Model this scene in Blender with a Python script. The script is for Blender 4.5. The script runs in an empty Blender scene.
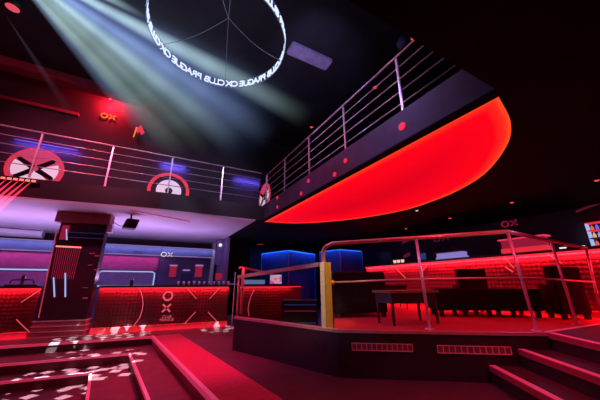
import bpy, bmesh, random
from math import *
from mathutils import Vector, Matrix
random.seed(4)
scn = bpy.context.scene
COL = scn.collection
V = Vector

# ------------------------------------------------------------------ camera
CA, CP, CR, CF = radians(28.6), radians(17.4), radians(0.2), 268.0
CAM = V((0, 0, 1.03))
_fh = V((sin(CA), cos(CA), 0)); _rh = V((cos(CA), -sin(CA), 0)); _z = V((0, 0, 1))
_fw = _fh * cos(CP) + _z * sin(CP); _up = _z * cos(CP) - _fh * sin(CP)
_rt = _rh * cos(CR) - _up * sin(CR); _u2 = _up * cos(CR) + _rh * sin(CR)
def ray(x, y): return _fw * CF + _rt * (x - 300) + _u2 * (200 - y)
def on_z(x, y, h):
    d = ray(x, y); return CAM + d * ((h - CAM.z) / d.z)
def on_x(x, y, v):
    d = ray(x, y); return CAM + d * ((v - CAM.x) / d.x)
def on_y(x, y, v):
    d = ray(x, y); return CAM + d * ((v - CAM.y) / d.y)
def on_plane(x, y, p, n):
    d = ray(x, y); return CAM + d * ((p - CAM).dot(n) / d.dot(n))

cd = bpy.data.cameras.new('camera'); cam = bpy.data.objects.new('camera', cd); COL.objects.link(cam)
cd.sensor_width = 36; cd.lens = CF / 600 * 36; cd.clip_start = 0.02; cd.clip_end = 200
m3 = Matrix((_rt, _u2, -_fw)).transposed()
cam.matrix_world = Matrix.Translation(CAM) @ m3.to_4x4()
scn.camera = cam
scn.view_settings.view_transform = 'Standard'
scn.view_settings.look = 'None'
scn.cycles.max_bounces = 6
scn.cycles.sample_clamp_indirect = 3
scn.cycles.volume_step_rate = 1.0

w = bpy.data.worlds.new('world'); scn.world = w; w.use_nodes = True
w.node_tree.nodes['Background'].inputs[0].default_value = (0.010, 0.006, 0.016, 1)
w.node_tree.nodes['Background'].inputs[1].default_value = 0.55

# ------------------------------------------------------------------ materials
def mat(name, col, rough=0.6, metal=0.0, noise=0.0, nscale=8.0, spec=0.5, bump=None, coat=0.0):
    m = bpy.data.materials.new(name); m.use_nodes = True
    nt = m.node_tree; b = nt.nodes['Principled BSDF']
    b.inputs['Base Color'].default_value = (*col, 1)
    b.inputs['Roughness'].default_value = rough
    b.inputs['Metallic'].default_value = metal
    b.inputs['Specular IOR Level'].default_value = spec
    b.inputs['Coat Weight'].default_value = coat
    tc = nt.nodes.new('ShaderNodeTexCoord')
    if noise:
        n = nt.nodes.new('ShaderNodeTexNoise'); n.inputs['Scale'].default_value = nscale
        n.inputs['Detail'].default_value = 5
        nt.links.new(tc.outputs['Object'], n.inputs['Vector'])
        r = nt.nodes.new('ShaderNodeValToRGB')
        r.color_ramp.elements[0].position = 0.3; r.color_ramp.elements[1].position = 0.7
        r.color_ramp.elements[0].color = (*[c * (1 - noise) for c in col], 1)
        r.color_ramp.elements[1].color = (*[min(1, c * (1 + noise)) for c in col], 1)
        nt.links.new(n.outputs['Fac'], r.inputs['Fac'])
        nt.links.new(r.outputs['Color'], b.inputs['Base Color'])
    if bump:
        bn = nt.nodes.new('ShaderNodeTexNoise'); bn.inputs['Scale'].default_value = bump[0]
        nt.links.new(tc.outputs['Object'], bn.inputs['Vector'])
        bb = nt.nodes.new('ShaderNodeBump'); bb.inputs['Strength'].default_value = bump[1]; bb.inputs['Distance'].default_value = 0.01
        nt.links.new(bn.outputs['Fac'], bb.inputs['Height']); nt.links.new(bb.outputs['Normal'], b.inputs['Normal'])
    return m

def emit(name, col, s=1.0, sample=False, base=(0.02, 0.02, 0.02)):
    m = bpy.data.materials.new(name); m.use_nodes = True
    b = m.node_tree.nodes['Principled BSDF']
    b.inputs['Base Color'].default_value = (*base, 1); b.inputs['Roughness'].default_value = 0.5
    b.inputs['Emission Color'].default_value = (*col, 1); b.inputs['Emission Strength'].default_value = s
    if not sample: m.cycles.emission_sampling = 'NONE'
    return m

M = dict(
    black=mat('black_paint', (0.007, 0.006, 0.008), 0.8, noise=0.25, nscale=3, spec=0.12),
    ceil=mat('dark_ceiling_paint', (0.028, 0.028, 0.04), 0.8, noise=0.3, nscale=1.5),
    barceil=mat('grey_bar_ceiling', (0.55, 0.5, 0.6), 0.7, noise=0.12, nscale=0.9),
    wall=mat('dark_wall_paint', (0.05, 0.04, 0.055), 0.7, noise=0.3, nscale=2),
    upwall=mat('upper_wall_paint', (0.028, 0.02, 0.034), 0.7, noise=0.35, nscale=1.2),
    fascia=mat('fascia_panel', (0.05, 0.036, 0.085), 0.5, noise=0.4, nscale=2.5),
    floor=mat('dark_red_floor', (0.095, 0.038, 0.048), 0.5, noise=0.25, nscale=5),
    carpet=mat('red_carpet', (0.46, 0.03, 0.045), 0.85, noise=0.15, nscale=30, bump=(300, 0.3)),
    ledge=mat('ledge_carpet', (0.62, 0.05, 0.12), 0.8, noise=0.1, nscale=20, bump=(300, 0.3)),
    riser=mat('stage_riser', (0.03, 0.017, 0.022), 0.6, noise=0.25, nscale=4),
    step=mat('step_carpet', (0.055, 0.012, 0.02), 0.75, noise=0.2, nscale=10),
    pit=mat('pit_floor', (0.17, 0.022, 0.045), 0.6, noise=0.2, nscale=6),
    nosing=mat('nosing_metal', (0.75, 0.40, 0.48), 0.35, 0.3, noise=0.08, nscale=12),
    steel=mat('brushed_steel', (0.80, 0.76, 0.80), 0.34, 0.5, noise=0.08, nscale=20),
    brass=mat('satin_brass', (0.62, 0.40, 0.09), 0.32, 0.6, noise=0.12, nscale=14),
    grail=mat('brass_tinted_rail', (0.80, 0.56, 0.42), 0.34, 0.5, noise=0.1, nscale=20),  # gold reflections on the rails put into the colour
    leather=mat('black_leather', (0.008, 0.007, 0.009), 0.7, noise=0.3, nscale=12, bump=(60, 0.25), spec=0.2),
    tabletop=mat('brown_tabletop', (0.20, 0.11, 0.04), 0.35, noise=0.3, nscale=7),  # brown stands for the gold sheen reflected on the dark top
    darkwood=mat('black_table_wood', (0.014, 0.011, 0.012), 0.45, noise=0.2, nscale=10),
    counter=mat('black_counter', (0.02, 0.017, 0.02), 0.3, noise=0.2, nscale=8),
    plinth=mat('red_plinth', (0.7, 0.12, 0.16), 0.55, noise=0.1, nscale=8),
    mirror=mat('dark_mirror', (0.05, 0.022, 0.042), 0.42, 0.5, noise=0.15, nscale=2),
    pillar=mat('dark_plum_pillar', (0.06, 0.03, 0.055), 0.35, noise=0.2, nscale=2),
    capital=mat('capital_red', (0.30, 0.06, 0.08), 0.6, noise=0.25, nscale=5),
    white=mat('off_white_plastic', (0.75, 0.72, 0.78), 0.5, noise=0.05, nscale=6),
    acw=mat('grey_ac_plastic', (0.9, 0.86, 0.92), 0.5, noise=0.05, nscale=4),
    plastic=mat('black_plastic', (0.015, 0.014, 0.018), 0.45, noise=0.2, nscale=15),
    bluebox=mat('blue_panel', (0.03, 0.04, 0.16), 0.5, noise=0.2, nscale=5),
    violet=mat('violet_panel', (0.22, 0.17, 0.36), 0.5, noise=0.15, nscale=3),
    navy=mat('navy_cabinet', (0.10, 0.10, 0.24), 0.45, noise=0.15, nscale=3),
    magenta=mat('pink_cabinet_back', (0.50, 0.12, 0.36), 0.5, noise=0.15, nscale=4),
    disc=mat('white_disc', (0.85, 0.78, 0.82), 0.5, noise=0.06, nscale=6),
    glassy=mat('frosted_glass', (0.8, 0.78, 0.85), 0.15, noise=0.05, nscale=20),
    vent=mat('painted_vent', (0.9, 0.55, 0.52), 0.5, noise=0.1, nscale=20),
    ceilvent=mat('ceiling_vent_metal', (0.60, 0.52, 0.85), 0.5, noise=0.25, nscale=6),
    beam=mat('red_ceiling_beam', (0.28, 0.03, 0.06), 0.6, noise=0.3, nscale=2),
)
E = dict(
    red=emit('red_led', (1.0, 0.03, 0.05), 1.1),
    redhot=emit('hot_red_led', (1.0, 0.05, 0.05), 1.5),
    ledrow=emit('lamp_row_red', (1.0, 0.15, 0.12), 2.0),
    reddot=emit('red_dot', (1.0, 0.02, 0.06), 0.8),
    orange=emit('orange_neon', (1.0, 0.17, 0.02), 1.3),
    pinkline=emit('pink_neon', (1.0, 0.10, 0.16), 0.75),
    dimpink=emit('dim_pink_neon', (0.75, 0.06, 0.12), 0.55),
    whiteneon=emit('white_neon', (0.62, 0.72, 1.0), 1.3),
    hoop=emit('ring_edge_glow', (0.22, 0.28, 0.6), 0.4),
    cable=emit('lit_cable', (0.20, 0.25, 0.42), 0.28),  # light on the suspension cables put in as glow
    lilac=emit('lilac_led', (0.55, 0.30, 0.75), 0.55),
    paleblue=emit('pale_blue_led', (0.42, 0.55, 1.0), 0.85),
    blue=emit('blue_led', (0.02, 0.20, 1.0), 1.0),
    dimblue=emit('dim_blue_edge', (0.05, 0.10, 0.45), 0.35),
    uv=emit('violet_led', (0.16, 0.06, 0.75), 0.6),
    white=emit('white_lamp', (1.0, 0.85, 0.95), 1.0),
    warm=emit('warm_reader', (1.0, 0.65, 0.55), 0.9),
    screen=emit('blue_screen', (0.16, 0.26, 0.55), 0.5),
    palebox=emit('pale_violet_display', (0.26, 0.22, 0.62), 0.85),
    redbox=emit('red_display', (1.0, 0.05, 0.12), 0.75),
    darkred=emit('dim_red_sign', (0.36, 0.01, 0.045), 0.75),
    discred=emit('red_ring_glow', (1.0, 0.03, 0.06), 0.75),
    discpink=emit('pink_disc_glow', (0.85, 0.06, 0.16), 0.62),
    discwhite=emit('white_disc_glow', (0.66, 0.58, 0.72), 0.75, base=(.5, .5, .5)),
)
def quilt():
    """red studded panel: rows of small raised pyramids"""
    m = mat('studded_red_panel', (0.42, 0.07, 0.09), 0.45)
    nt = m.node_tree; b = nt.nodes['Principled BSDF']
    tc = nt.nodes.new('ShaderNodeTexCoord')
    v = nt.nodes.new('ShaderNodeTexVoronoi'); v.inputs['Scale'].default_value = 13.0; v.inputs['Randomness'].default_value = 0.0
    nt.links.new(tc.outputs['Object'], v.inputs['Vector'])
    bp = nt.nodes.new('ShaderNodeBump'); bp.invert = True; bp.inputs['Strength'].default_value = 0.35; bp.inputs['Distance'].default_value = 0.05
    nt.links.new(v.outputs['Distance'], bp.inputs['Height']); nt.links.new(bp.outputs['Normal'], b.inputs['Normal'])
    r = nt.nodes.new('ShaderNodeValToRGB')
    r.color_ramp.elements[0].color = (0.10, 0.014, 0.024, 1); r.color_ramp.elements[1].color = (0.045, 0.005, 0.010, 1)
    r.color_ramp.elements[0].position = 0.15; r.color_ramp.elements[1].position = 0.5
    nt.links.new(v.outputs['Distance'], r.inputs['Fac']); nt.links.new(r.outputs['Color'], b.inputs['Base Color'])
    return m
M['quilt'] = quilt()
b = M['nosing'].node_tree.nodes['Principled BSDF']; b.inputs['Emission Color'].default_value = (1.0, .045, .15, 1); b.inputs['Emission Strength'].default_value = .34  # red light on the step edges put in as pink glow
M['nosing'].cycles.emission_sampling = 'NONE'
M['edge'] = mat('stage_edge_trim', (0.62, 0.40, 0.33), 0.4, 0.3, noise=0.1, nscale=12)
M['fascia_left'] = mat('dark_gallery_edge', (0.014, 0.008, 0.012), 0.5, noise=0.3, nscale=2.5)

# ------------------------------------------------------------------ helpers
def tag(o, label=None, cat=None, group=None, kind=None):
    if label: o['label'] = label
    if cat: o['category'] = cat
    if group: o['group'] = group
    if kind: o['kind'] = kind
    return o
def empty(name, loc, label, cat, group=None, kind=None):
    o = bpy.data.objects.new(name, None); COL.objects.link(o); o.location = loc; o.empty_display_size = 0.1
    return tag(o, label, cat, group, kind)

class MB:
    """collects shapes in world space; build() links them as one mesh object"""
    def __init__(s): s.bm = bmesh.new()
    def poly(s, pts):
        vs = [s.bm.verts.new(p) for p in pts]
        return s.bm.faces.new(vs)
    def prism(s, pts, off):
        """closed solid: polygon pts swept by vector off"""
        off = V(off); a = [s.bm.verts.new(V(p)) for p in pts]; b = [s.bm.verts.new(V(p) + off) for p in pts]
        n = len(pts)
        s.bm.faces.new(a); s.bm.faces.new(b[::-1])
        for i in range(n): s.bm.faces.new([a[i], b[i], b[(i + 1) % n], a[(i + 1) % n]])
        return s
    def box(s, o, ex, ey, ez):
        o, ex, ey, ez = V(o), V(ex), V(ey), V(ez)
        return s.prism([o, o + ex, o + ex + ey, o + ey], ez)
    def abox(s, lo, hi):
        return s.box(lo, (hi[0] - lo[0], 0, 0), (0, hi[1] - lo[1], 0), (0, 0, hi[2] - lo[2]))
    def tube(s, pts, r, n=10, closed=False):
        pts = [V(p) for p in pts]; rings = []
        N = len(pts)
        ref = None
        for i, p in enumerate(pts):
            if closed: t = pts[(i + 1) % N] - pts[i - 1]
            else: t = pts[min(i + 1, N - 1)] - pts[max(i - 1, 0)]
            t.normalize()
            if ref is None:
                ref = V((0, 0, 1)) if abs(t.z) < 0.9 else V((1, 0, 0))
            a = (ref - t * ref.dot(t))
            if a.length < 1e-4: a = V((1, 0, 0)).cross(t)
            a.normalize(); b = t.cross(a); ref = a
            rr = r[i] if isinstance(r, (list, tuple)) else r
            rings.append([s.bm.verts.new(p + a * (rr * cos(2 * pi * k / n)) + b * (rr * sin(2 * pi * k / n))) for k in range(n)])
        for i in range(N if closed else N - 1):
            A, B = rings[i], rings[(i + 1) % N]
            for k in range(n):
                f = s.bm.faces.new([A[k], A[(k + 1) % n], B[(k + 1) % n], B[k]]); f.smooth = True
        if not closed:
            s.bm.faces.new(rings[0][::-1]); s.bm.faces.new(rings[-1])
        return s
    def lathe(s, base, prof, n=20):
        """prof: list of (r, z) from base up the z axis"""
        base = V(base); rings = []
        for r, z in prof:
            rings.append([s.bm.verts.new(base + V((max(r, 1e-4) * cos(2 * pi * k / n), max(r, 1e-4) * sin(2 * pi * k / n), z))) for k in range(n)])
        for A, B in zip(rings, rings[1:]):
            for k in range(n):
                f = s.bm.faces.new([A[k], A[(k + 1) % n], B[(k + 1) % n], B[k]]); f.smooth = True
        s.bm.faces.new(rings[0][::-1]); s.bm.faces.new(rings[-1])
        return s
    def disc(s, c, n_, r, th, n=24):
        c, n_ = V(c), V(n_).normalized()
        a = n_.orthogonal().normalized(); b = n_.cross(a)
        return s.prism([c + a * (r * cos(2 * pi * k / n)) + b * (r * sin(2 * pi * k / n)) for k in range(n)], n_ * th)
    def fan(s, c, ax, ay, r0, r1, a0, a1, th, n=24):
        """flat ring sector in plane (ax, ay), thickness vector th"""
        c, ax, ay, th = V(c), V(ax), V(ay), V(th)
        for i in range(n):
            t0 = a0 + (a1 - a0) * i / n; t1 = a0 + (a1 - a0) * (i + 1) / n
            P = lambda r, t: c + ax * (r * cos(t)) + ay * (r * sin(t))
            s.prism([P(r0, t0), P(r1, t0), P(r1, t1), P(r0, t1)] if r0 > 1e-5 else [c, P(r1, t0), P(r1, t1)], th)
        return s
    def text(s, body, o, ax, ay, size, depth=0.01, align='CENTER', spacing=1.0):
        cu = bpy.data.curves.new('txt', 'FONT'); cu.body = body; cu.size = size; cu.extrude = depth / 2
        cu.align_x = align; cu.align_y = 'CENTER'; cu.space_character = spacing; cu.resolution_u = 4
        ob = bpy.data.objects.new('txt', cu); COL.objects.link(ob)
        dg = bpy.context.evaluated_depsgraph_get()
        me = bpy.data.meshes.new_from_object(ob.evaluated_get(dg))
        ax, ay = V(ax).normalized(), V(ay).normalized(); az = ax.cross(ay)
        me.transform(Matrix.Translation(V(o)) @ Matrix((ax, ay, az)).transposed().to_4x4())
        s.bm.from_mesh(me)
        bpy.data.objects.remove(ob); bpy.data.curves.remove(cu); bpy.data.meshes.remove(me)
        return s
    def build(s, name, material, parent=None, bevel=0.0, **kw):
        bmesh.ops.recalc_face_normals(s.bm, faces=s.bm.faces)
        me = bpy.data.meshes.new(name)
        if parent is not None:
            s.bm.transform(Matrix.Translation(-WORLD(parent)))
            loc = V((0, 0, 0))
        else:
            c = V((0, 0, 0))
            if s.bm.verts:
                xs = [v.co for v in s.bm.verts]
                c = V(((min(v.x for v in xs) + max(v.x for v in xs)) / 2, (min(v.y for v in xs) + max(v.y for v in xs)) / 2, min(v.z for v in xs)))
            s.bm.transform(Matrix.Translation(-c)); loc = c
        s.bm.to_mesh(me); s.bm.free()
        me.materials.append(material)
        o = bpy.data.objects.new(name, me); COL.objects.link(o); o.location = loc
        if parent is not None: o.parent = parent
        if bevel:
            b = o.modifiers.new('bevel', 'BEVEL'); b.width = bevel; b.segments = 2; b.limit_method = 'ANGLE'
        if kw: tag(o, **kw)
        return o
def WORLD(o):
    p = V(o.location)
    while o.parent is not None:
        o = o.parent; p = p + o.location
    return p
def copy_tree(o, loc=None, parent=None):
    c = o.copy(); COL.objects.link(c)
    if parent is not None: c.parent = parent
    if loc is not None: c.location = loc
    for ch in list(o.children): copy_tree(ch, None, c)
    return c
def struct(mb, name, m, label=None, cat=None, **k):
    return mb.build(name, m, kind='structure', label=label, cat=cat, **k)

# ------------------------------------------------------------------ room shell
H = 2.65           # underside of the gallery
HT = 3.08          # gallery floor
ZC = 6.2           # hall ceiling
# --- floors.  the dance floor grid is turned a few degrees against the gallery
O = V((0.25, 6.88, 0)); ga = V((-0.995, 0.10, 0)); gb = V((0.115, -0.993, 0))
def G(a, b, z): p = O + ga * a + gb * b; return V((p.x, p.y, z))
mb = MB(); mb.prism([G(-0.52, 0, 0), G(-0.52, 9, 0), G(-12, 9, 0), G(-12, 0, 0)], (0, 0, -0.6))
mb.prism([G(9, 0, 0), G(9, -7, 0), G(-12, -7, 0), G(-12, 0, 0)], (0, 0, -0.6))
struct(mb, 'floor', M['floor'], 'dark red floor in front of the bar and beside the raised stage', 'floor')
mb = MB().prism([G(0.0, 0, 0.012), G(-0.52, 0, 0.012), G(-0.52, 9, 0.012), G(0.0, 9, 0.012)], (0, 0, -0.6))
ledge = struct(mb, 'floor_ledge', M['ledge'], 'broad bright red ledge running towards the bar beside the sunken pit', 'floor')
mb = MB().box(G(0.03, 0.0, -0.035), gb * 9, -ga * 0.05, (0, 0, 0.052)); mb.build('nosing', M['nosing'], ledge)
offs = [(0.0, 0.0), (0.44, 0.70), (0.98, 1.12)]
for i in range(1, 4):
    z = -0.15 * i
    a0, b0 = offs[i - 1]
    if i < 3:
        a1, b1 = offs[i]
        mb = MB().prism([G(a0, b0, z), G(9, b0, z), G(9, b1, z), G(a1, b1, z), G(a1, 9, z), G(a0, 9, z)], (0, 0, -0.5))
        st = struct(mb, 'floor_step', M['pit'], ['highest step down into the sunken pit', 'second step down into the sunken pit'][i - 1], 'step')
        MB().box(G(a1 - 0.05, b1 + 0.012, z - 0.03), ga * 8, gb * -0.036, (0, 0, 0.034)).build('nosing', M['nosing'], st)
        MB().box(G(a1 + 0.012, b1 - 0.05, z - 0.03), gb * 8, ga * -0.036, (0, 0, 0.034)).build('nosing', M['nosing'], st)
    else:
        mb = MB().prism([G(a0, b0, z), G(9, b0, z), G(9, 9, z), G(a0, 9, z)], (0, 0, -0.3))
        struct(mb, 'floor_pit', M['pit'], 'dark red floor at the bottom of the sunken pit', 'floor')
e = struct(MB().box(G(-0.0, 0.012, -0.035), ga * 9, gb * -0.04, (0, 0, 0.042)), 'trim_1', M['nosing'], 'pink lit metal edge of the floor above the sunken steps', 'trim')

# --- raised stage on the right and its stairs
e1 = V((0.816, -0.578, 0)); e2 = V((-0.578, -0.816, 0))
def ST(a, b, z): p = e1 * a + e2 * b; return V((p.x, p.y, z))
PZ = 0.5
foot = [ST(0.03, -3.58, 0), ST(2.33, -3.58, 0), V((3.99, 1.60, 0)), V((5.33, 1.53, 0)), V((8.25, 1.2, 0)), V((8.25, 9.0, 0)), V((6.0, 9.0, 0)), V((3.35, 4.75, 0)), V((2.2, 3.12, 0))]
FL_ = V((1.38, 4.88, 0))
stage = struct(MB().prism(foot, (0, 0, PZ - 0.012)), 'floor_stage', M['riser'], 'raised stage with a dark front and red carpet', 'stage')
MB().prism([p + V((0, 0, PZ - 0.012)) for p in foot], (0, 0, 0.012)).build('carpet', M['carpet'], stage)
MB().box(foot[0] + V((0, 0, PZ - 0.03)) + e2 * 0.012, e1 * 2.3, e2 * -0.04, (0, 0, 0.032)).build('nosing', M['edge'], stage)
d_ = (FL_ - foot[0]).normalized(); nn_ = V((-d_.y, d_.x, 0))
par = struct(MB().prism([foot[0], FL_, FL_ + V((.16, .02, 0)), V((2.2, 3.12, 0))], (0, 0, PZ - .002)), 'wall_parapet', M['riser'], 'low dark parapet with a pink edge left of the brass post', 'parapet')
MB().box(foot[0] + V((0, 0, PZ - 0.03)) + nn_ * 0.012, d_ * (FL_ - foot[0]).length, nn_ * -0.07, (0, 0, 0.035)).build('nosing', M['edge'], par)
# stairs up to a landing at the right
lvl = [(1.665, 0.167), (2.0, 0.333), (2.345, 0.5)]
labs = ['lowest stair tread beside the stage with a hot pink nosing', 'middle stair tread beside the stage with a hot pink nosing', 'upper stair landing level with the stage, pink nosing']
for i, (a, z) in enumerate(lvl):
    a2 = lvl[i + 1][0] if i < 2 else 4.6
    pts = [ST(a, -3.575, z), ST(a2, -3.575, z), ST(a2, -1.2, z), ST(a, -1.2, z)]
    if i == 2: pts = [ST(a, -3.575, z), V((4.02, 1.585, z)), V((5.33, 1.52, z)), V((6.2, 1.42, z)), ST(a2, -1.2, z), ST(a, -1.2, z)]
    st = struct(MB().prism(pts, (0, 0, -z)), 'floor_stair', M['step'], labs[i], 'stair')
    mb = MB().box(ST(a - 0.012, -3.57, z - 0.05), e1 * 0.075, e2 * 2.4, (0, 0, 0.056))
    mb.build('nosing', M['ledge'], st)
    mb = MB()
    for k in range(3): mb.box(ST(a + 0.005 + 0.02 * k, -3.57, z + 0.005), e1 * 0.007, e2 * 2.4, (0, 0, 0.004))
    mb.build('grip_strip', M['nosing'], st)
struct(MB().box(V((4.02, 1.585, PZ + .001)), V((4.2, -0.21, 0)), (0, 0.03, 0), (0, 0, 0.008)), 'trim_2', M['nosing'], 'thin pale metal strip on the floor along the stage edge by the stairs', 'trim')

# --- walls
struct(MB().abox((-9, 11.6, -0.6), (9, 11.75, H)), 'wall_back', M['wall'], 'dark wall behind the bars', 'wall')
struct(MB().abox((8.3, -3, -0.6), (8.45, 11.6, H)), 'wall_right', M['wall'], 'dark wall behind the long red bar on the right', 'wall')
struct(MB().abox((-9, -3, -0.6), (-8.85, 11.6, ZC)), 'wall_left', M['black'], 'dark side wall', 'wall')
struct(MB().abox((-9, -3.15, -0.6), (9, -3, ZC)), 'wall_front', M['black'], 'dark wall behind the viewer', 'wall')
struct(MB().abox((-8.85, 8.5, HT), (8.3, 8.65, ZC)), 'wall_gallery_back', M['upwall'], 'dark upper wall behind the left gallery', 'wall')
struct(MB().abox((6.4, -3, HT), (6.55, 8.5, ZC)), 'wall_gallery_right', M['black'], 'black upper wall behind the right gallery', 'wall')
struct(MB().abox((-9, -3.15, ZC), (9, 8.65, ZC + 0.1)), 'ceiling', M['ceil'], 'dark ceiling high above the dance floor', 'ceiling')

# --- gallery slabs around the open well
XR, YB, YN = 2.47, 6.72, 0.89
yl = lambda x: YB + (0.0 if x > 0 else -0.12 * x * (1 if x < 0 else 0))   # left gallery edge bends back slightly
mb = MB().prism([V((-8.85, yl(-2.8) , H + 0.03)), V((-2.8, yl(-2.8), H + 0.03)), V((0, YB, H + 0.03)), V((XR + 6, YB, H + 0.03)), V((8.3, 8.5, H + 0.03)), V((8.3, 11.6, H + 0.03)), V((-8.85, 11.6, H + 0.03))], (0, 0, HT - H - 0.03))
struct(mb, 'ceiling_gallery_back', M['fascia_left'], 'left gallery slab with a dark front edge', 'gallery')
mb = MB().abox((XR, -3, H + 0.03), (8.3, YB, HT)); struct(mb, 'ceiling_gallery_right', M['fascia'], 'right gallery slab with a violet lit front edge', 'gallery')
mb = MB().abox((-8.85, -3, H), (XR, YN, HT)); struct(mb, 'ceiling_gallery_near', M['black'], 'black near edge of the gallery overhead', 'gallery')
# undersides
mb = MB().prism([V((-8.85, yl(-2.8), H)), V((-2.8, yl(-2.8), H)), V((0, YB, H)), V((2.3, YB, H)), V((2.3, 11.6, H)), V((-8.85, 11.6, H))], (0, 0, 0.03))
struct(mb, 'ceiling_bar', M['barceil'], 'pale ceiling over the bar washed in lilac light', 'ceiling')
# D shaped luminous ceiling: rim of dark underside, then the glowing sheet
cx, cy = 2.57, 3.86
_cp = [(2.57, 0.93), (3.13, 1.09), (3.65, 1.36), (4.27, 1.89), (4.65, 2.42), (4.93, 3.16), (5.01, 4.2), (4.52, 5.45), (3.56, 6.50), (2.57, 6.79)]
def catmull(P, m=6):
    P = [V((p[0], p[1], 0)) for p in P]; P = [P[0] * 2 - P[1]] + P + [P[-1] * 2 - P[-2]]; out = []
    for a, b, c, d in zip(P, P[1:], P[2:], P[3:]):
        for k in range(m):
            t = k / m
            out.append(0.5 * ((2 * b) + (c - a) * t + (2 * a - 5 * b + 4 * c - d) * t * t + (3 * b - a - 3 * c + d) * t ** 3))
    return out + [P[-2]]
arc = [V((p.x, p.y, H)) for p in catmull(_cp)]
mb = MB()
mb.prism([V((XR, -3, H)), V((8.3, -3, H)), V((8.3, arc[0].y, H)), V((XR, arc[0].y, H))], (0, 0, 0.03))
mb.prism([V((XR, arc[-1].y, H)), V((8.3, arc[-1].y, H)), V((8.3, 11.6, H)), V((2.3, 11.6, H)), V((2.3, YB + 0.005, H)), V((XR, YB + .005, H))], (0, 0, 0.03))
mb.abox((XR, arc[0].y, H), (cx, arc[-1].y, H + 0.03))
for p, q in zip(arc, arc[1:]):
    mb.prism([p, V((8.3, p.y, H)), V((8.3, q.y, H)), q], (0, 0, 0.03))
struct(mb, 'ceiling_lounge', M['black'], 'black ceiling of the lounge under the right gallery', 'ceiling')
m = bpy.data.materials.new('backlit_red_sheet'); m.use_nodes = True
nt = m.node_tree; b = nt.nodes['Principled BSDF']; b.inputs['Base Color'].default_value = (0.05, 0.002, 0.004, 1); b.inputs['Roughness'].default_value = 0.6
tc = nt.nodes.new('ShaderNodeTexCoord')
at = nt.nodes.new('ShaderNodeAttribute'); at.attribute_name = 'edge'
rp = nt.nodes.new('ShaderNodeValToRGB'); cr = rp.color_ramp
cr.elements[0].position = 0; cr.elements[0].color = (1.0, 0.085, 0.015, 1)
cr.elements[1].position = 1; cr.elements[1].color = (0.60, 0.0, 0.008, 1)
for p_, c_ in ((0.035, (1.0, 0.022, 0.012, 1)), (0.10, (1.0, 0.001, 0.010, 1)), (0.45, (0.82, 0.0, 0.010, 1))):
    x_ = cr.elements.new(p_); x_.color = c_
nt.links.new(at.outputs['Fac'], rp.inputs['Fac']); nt.links.new(rp.outputs['Color'], b.inputs['Emission Color'])
b.inputs['Emission Strength'].default_value = 1.0
# grid of the D with distance-from-rim stored per vertex
me = bpy.data.meshes.new('luminous_ceiling'); bm = bmesh.new(); lay = bm.verts.layers.float.new('edge')
NR = 24; rings = []
outline = arc[:-1] + [V((cx, arc[0].y + (arc[-1].y - arc[0].y) * k / 40, H)) for k in range(40, 0, -1)]
c0 = V((cx + 0.95, cy, H + 0.012))
for j in range(NR + 1):
    f = j / NR
    rings.append([bm.verts.new(V((c0.x + (p.x - c0.x) * (1 - f), c0.y + (p.y - c0.y) * (1 - f), H + 0.012))) for p in outline] if j < NR else [bm.verts.new(c0)])
def rimdist(p):
    best = p.x - cx
    for q, r in zip(arc, arc[1:]):
        e = r - q; t = max(0, min(1, (p - q).dot(e) / e.dot(e))); dd_ = (q + e * t - V((p.x, p.y, H))).length
        best = min(best, dd_)
    return max(0, min(1, best / 1.6))
n = len(outline)
for j in range(NR):
    for k in range(n):
        if j < NR - 1: bm.faces.new([rings[j][k], rings[j][(k + 1) % n], rings[j + 1][(k + 1) % n], rings[j + 1][k]])
        else: bm.faces.new([rings[j][k], rings[j][(k + 1) % n], rings[NR][0]])
for v in bm.verts: v[lay] = rimdist(v.co)
bm.transform(Matrix.Translation(-c0)); bmesh.ops.recalc_face_normals(bm, faces=bm.faces); bm.to_mesh(me); bm.free()
me.materials.append(m)
lum = bpy.data.objects.new('luminous_ceiling_panel', me); COL.objects.link(lum); lum.location = c0
tag(lum, 'huge glowing red half-round ceiling panel under the right gallery', 'light panel')

# dark end wall of the bar niche and cupboard beyond it
struct(MB().abox((2.32, 9.75, 0), (2.42, 11.6, H)), 'wall_niche', M['violet'], 'violet end wall of the bar niche', 'wall')

# ------------------------------------------------------------------ gallery handrails
def rail_run(name, P, u, L, posts, zb, zt, bars, label, base=M['steel'], r=0.017):
    """P start on plan, u direction, L length; posts: distances"""
    t = empty(name, (P.x, P.y, zb), label, 'railing')
    for s_ in posts:
        p = P + u * s_
        MB().box(V((p.x, p.y, zb)) - u * 0.017 - V((-u.y, u.x, 0)) * 0.012, u * 0.034, V((-u.y, u.x, 0)) * 0.024, (0, 0, zt - zb - 0.01)).build('post', base, t)
    for k, z in enumerate(bars):
        a, c = V((P.x, P.y, z)), V((P.x, P.y, z)) + u * L
        MB().tube([a, c], r if k == 0 else r * 0.55, 10).build('top_rail' if k == 0 else 'rail', base, t)
    return t
zr = [4.06, 3.88, 3.70, 3.52, 3.34]
zr = [4.08 - 0.19 * k for k in range(5)]
ul = V((1, -0.025, 0)).normalized()
rail_run('handrail', V((-6.5, 7.03, 0)), ul, 8.95, [0.4 + 1.245 * k for k in range(8)], HT, 4.06, zr, 'long steel railing of the left gallery in front of the round wall emblems')
rail_run('handrail', V((2.62, 6.82, 0)), V((0, -1, 0)), 6.3, [0.02 + 1.205 * k for k in range(6)], HT, 4.04, [4.06 - 0.19 * k for k in range(5)], 'steel railing of the right gallery above the glowing red panel')

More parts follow.
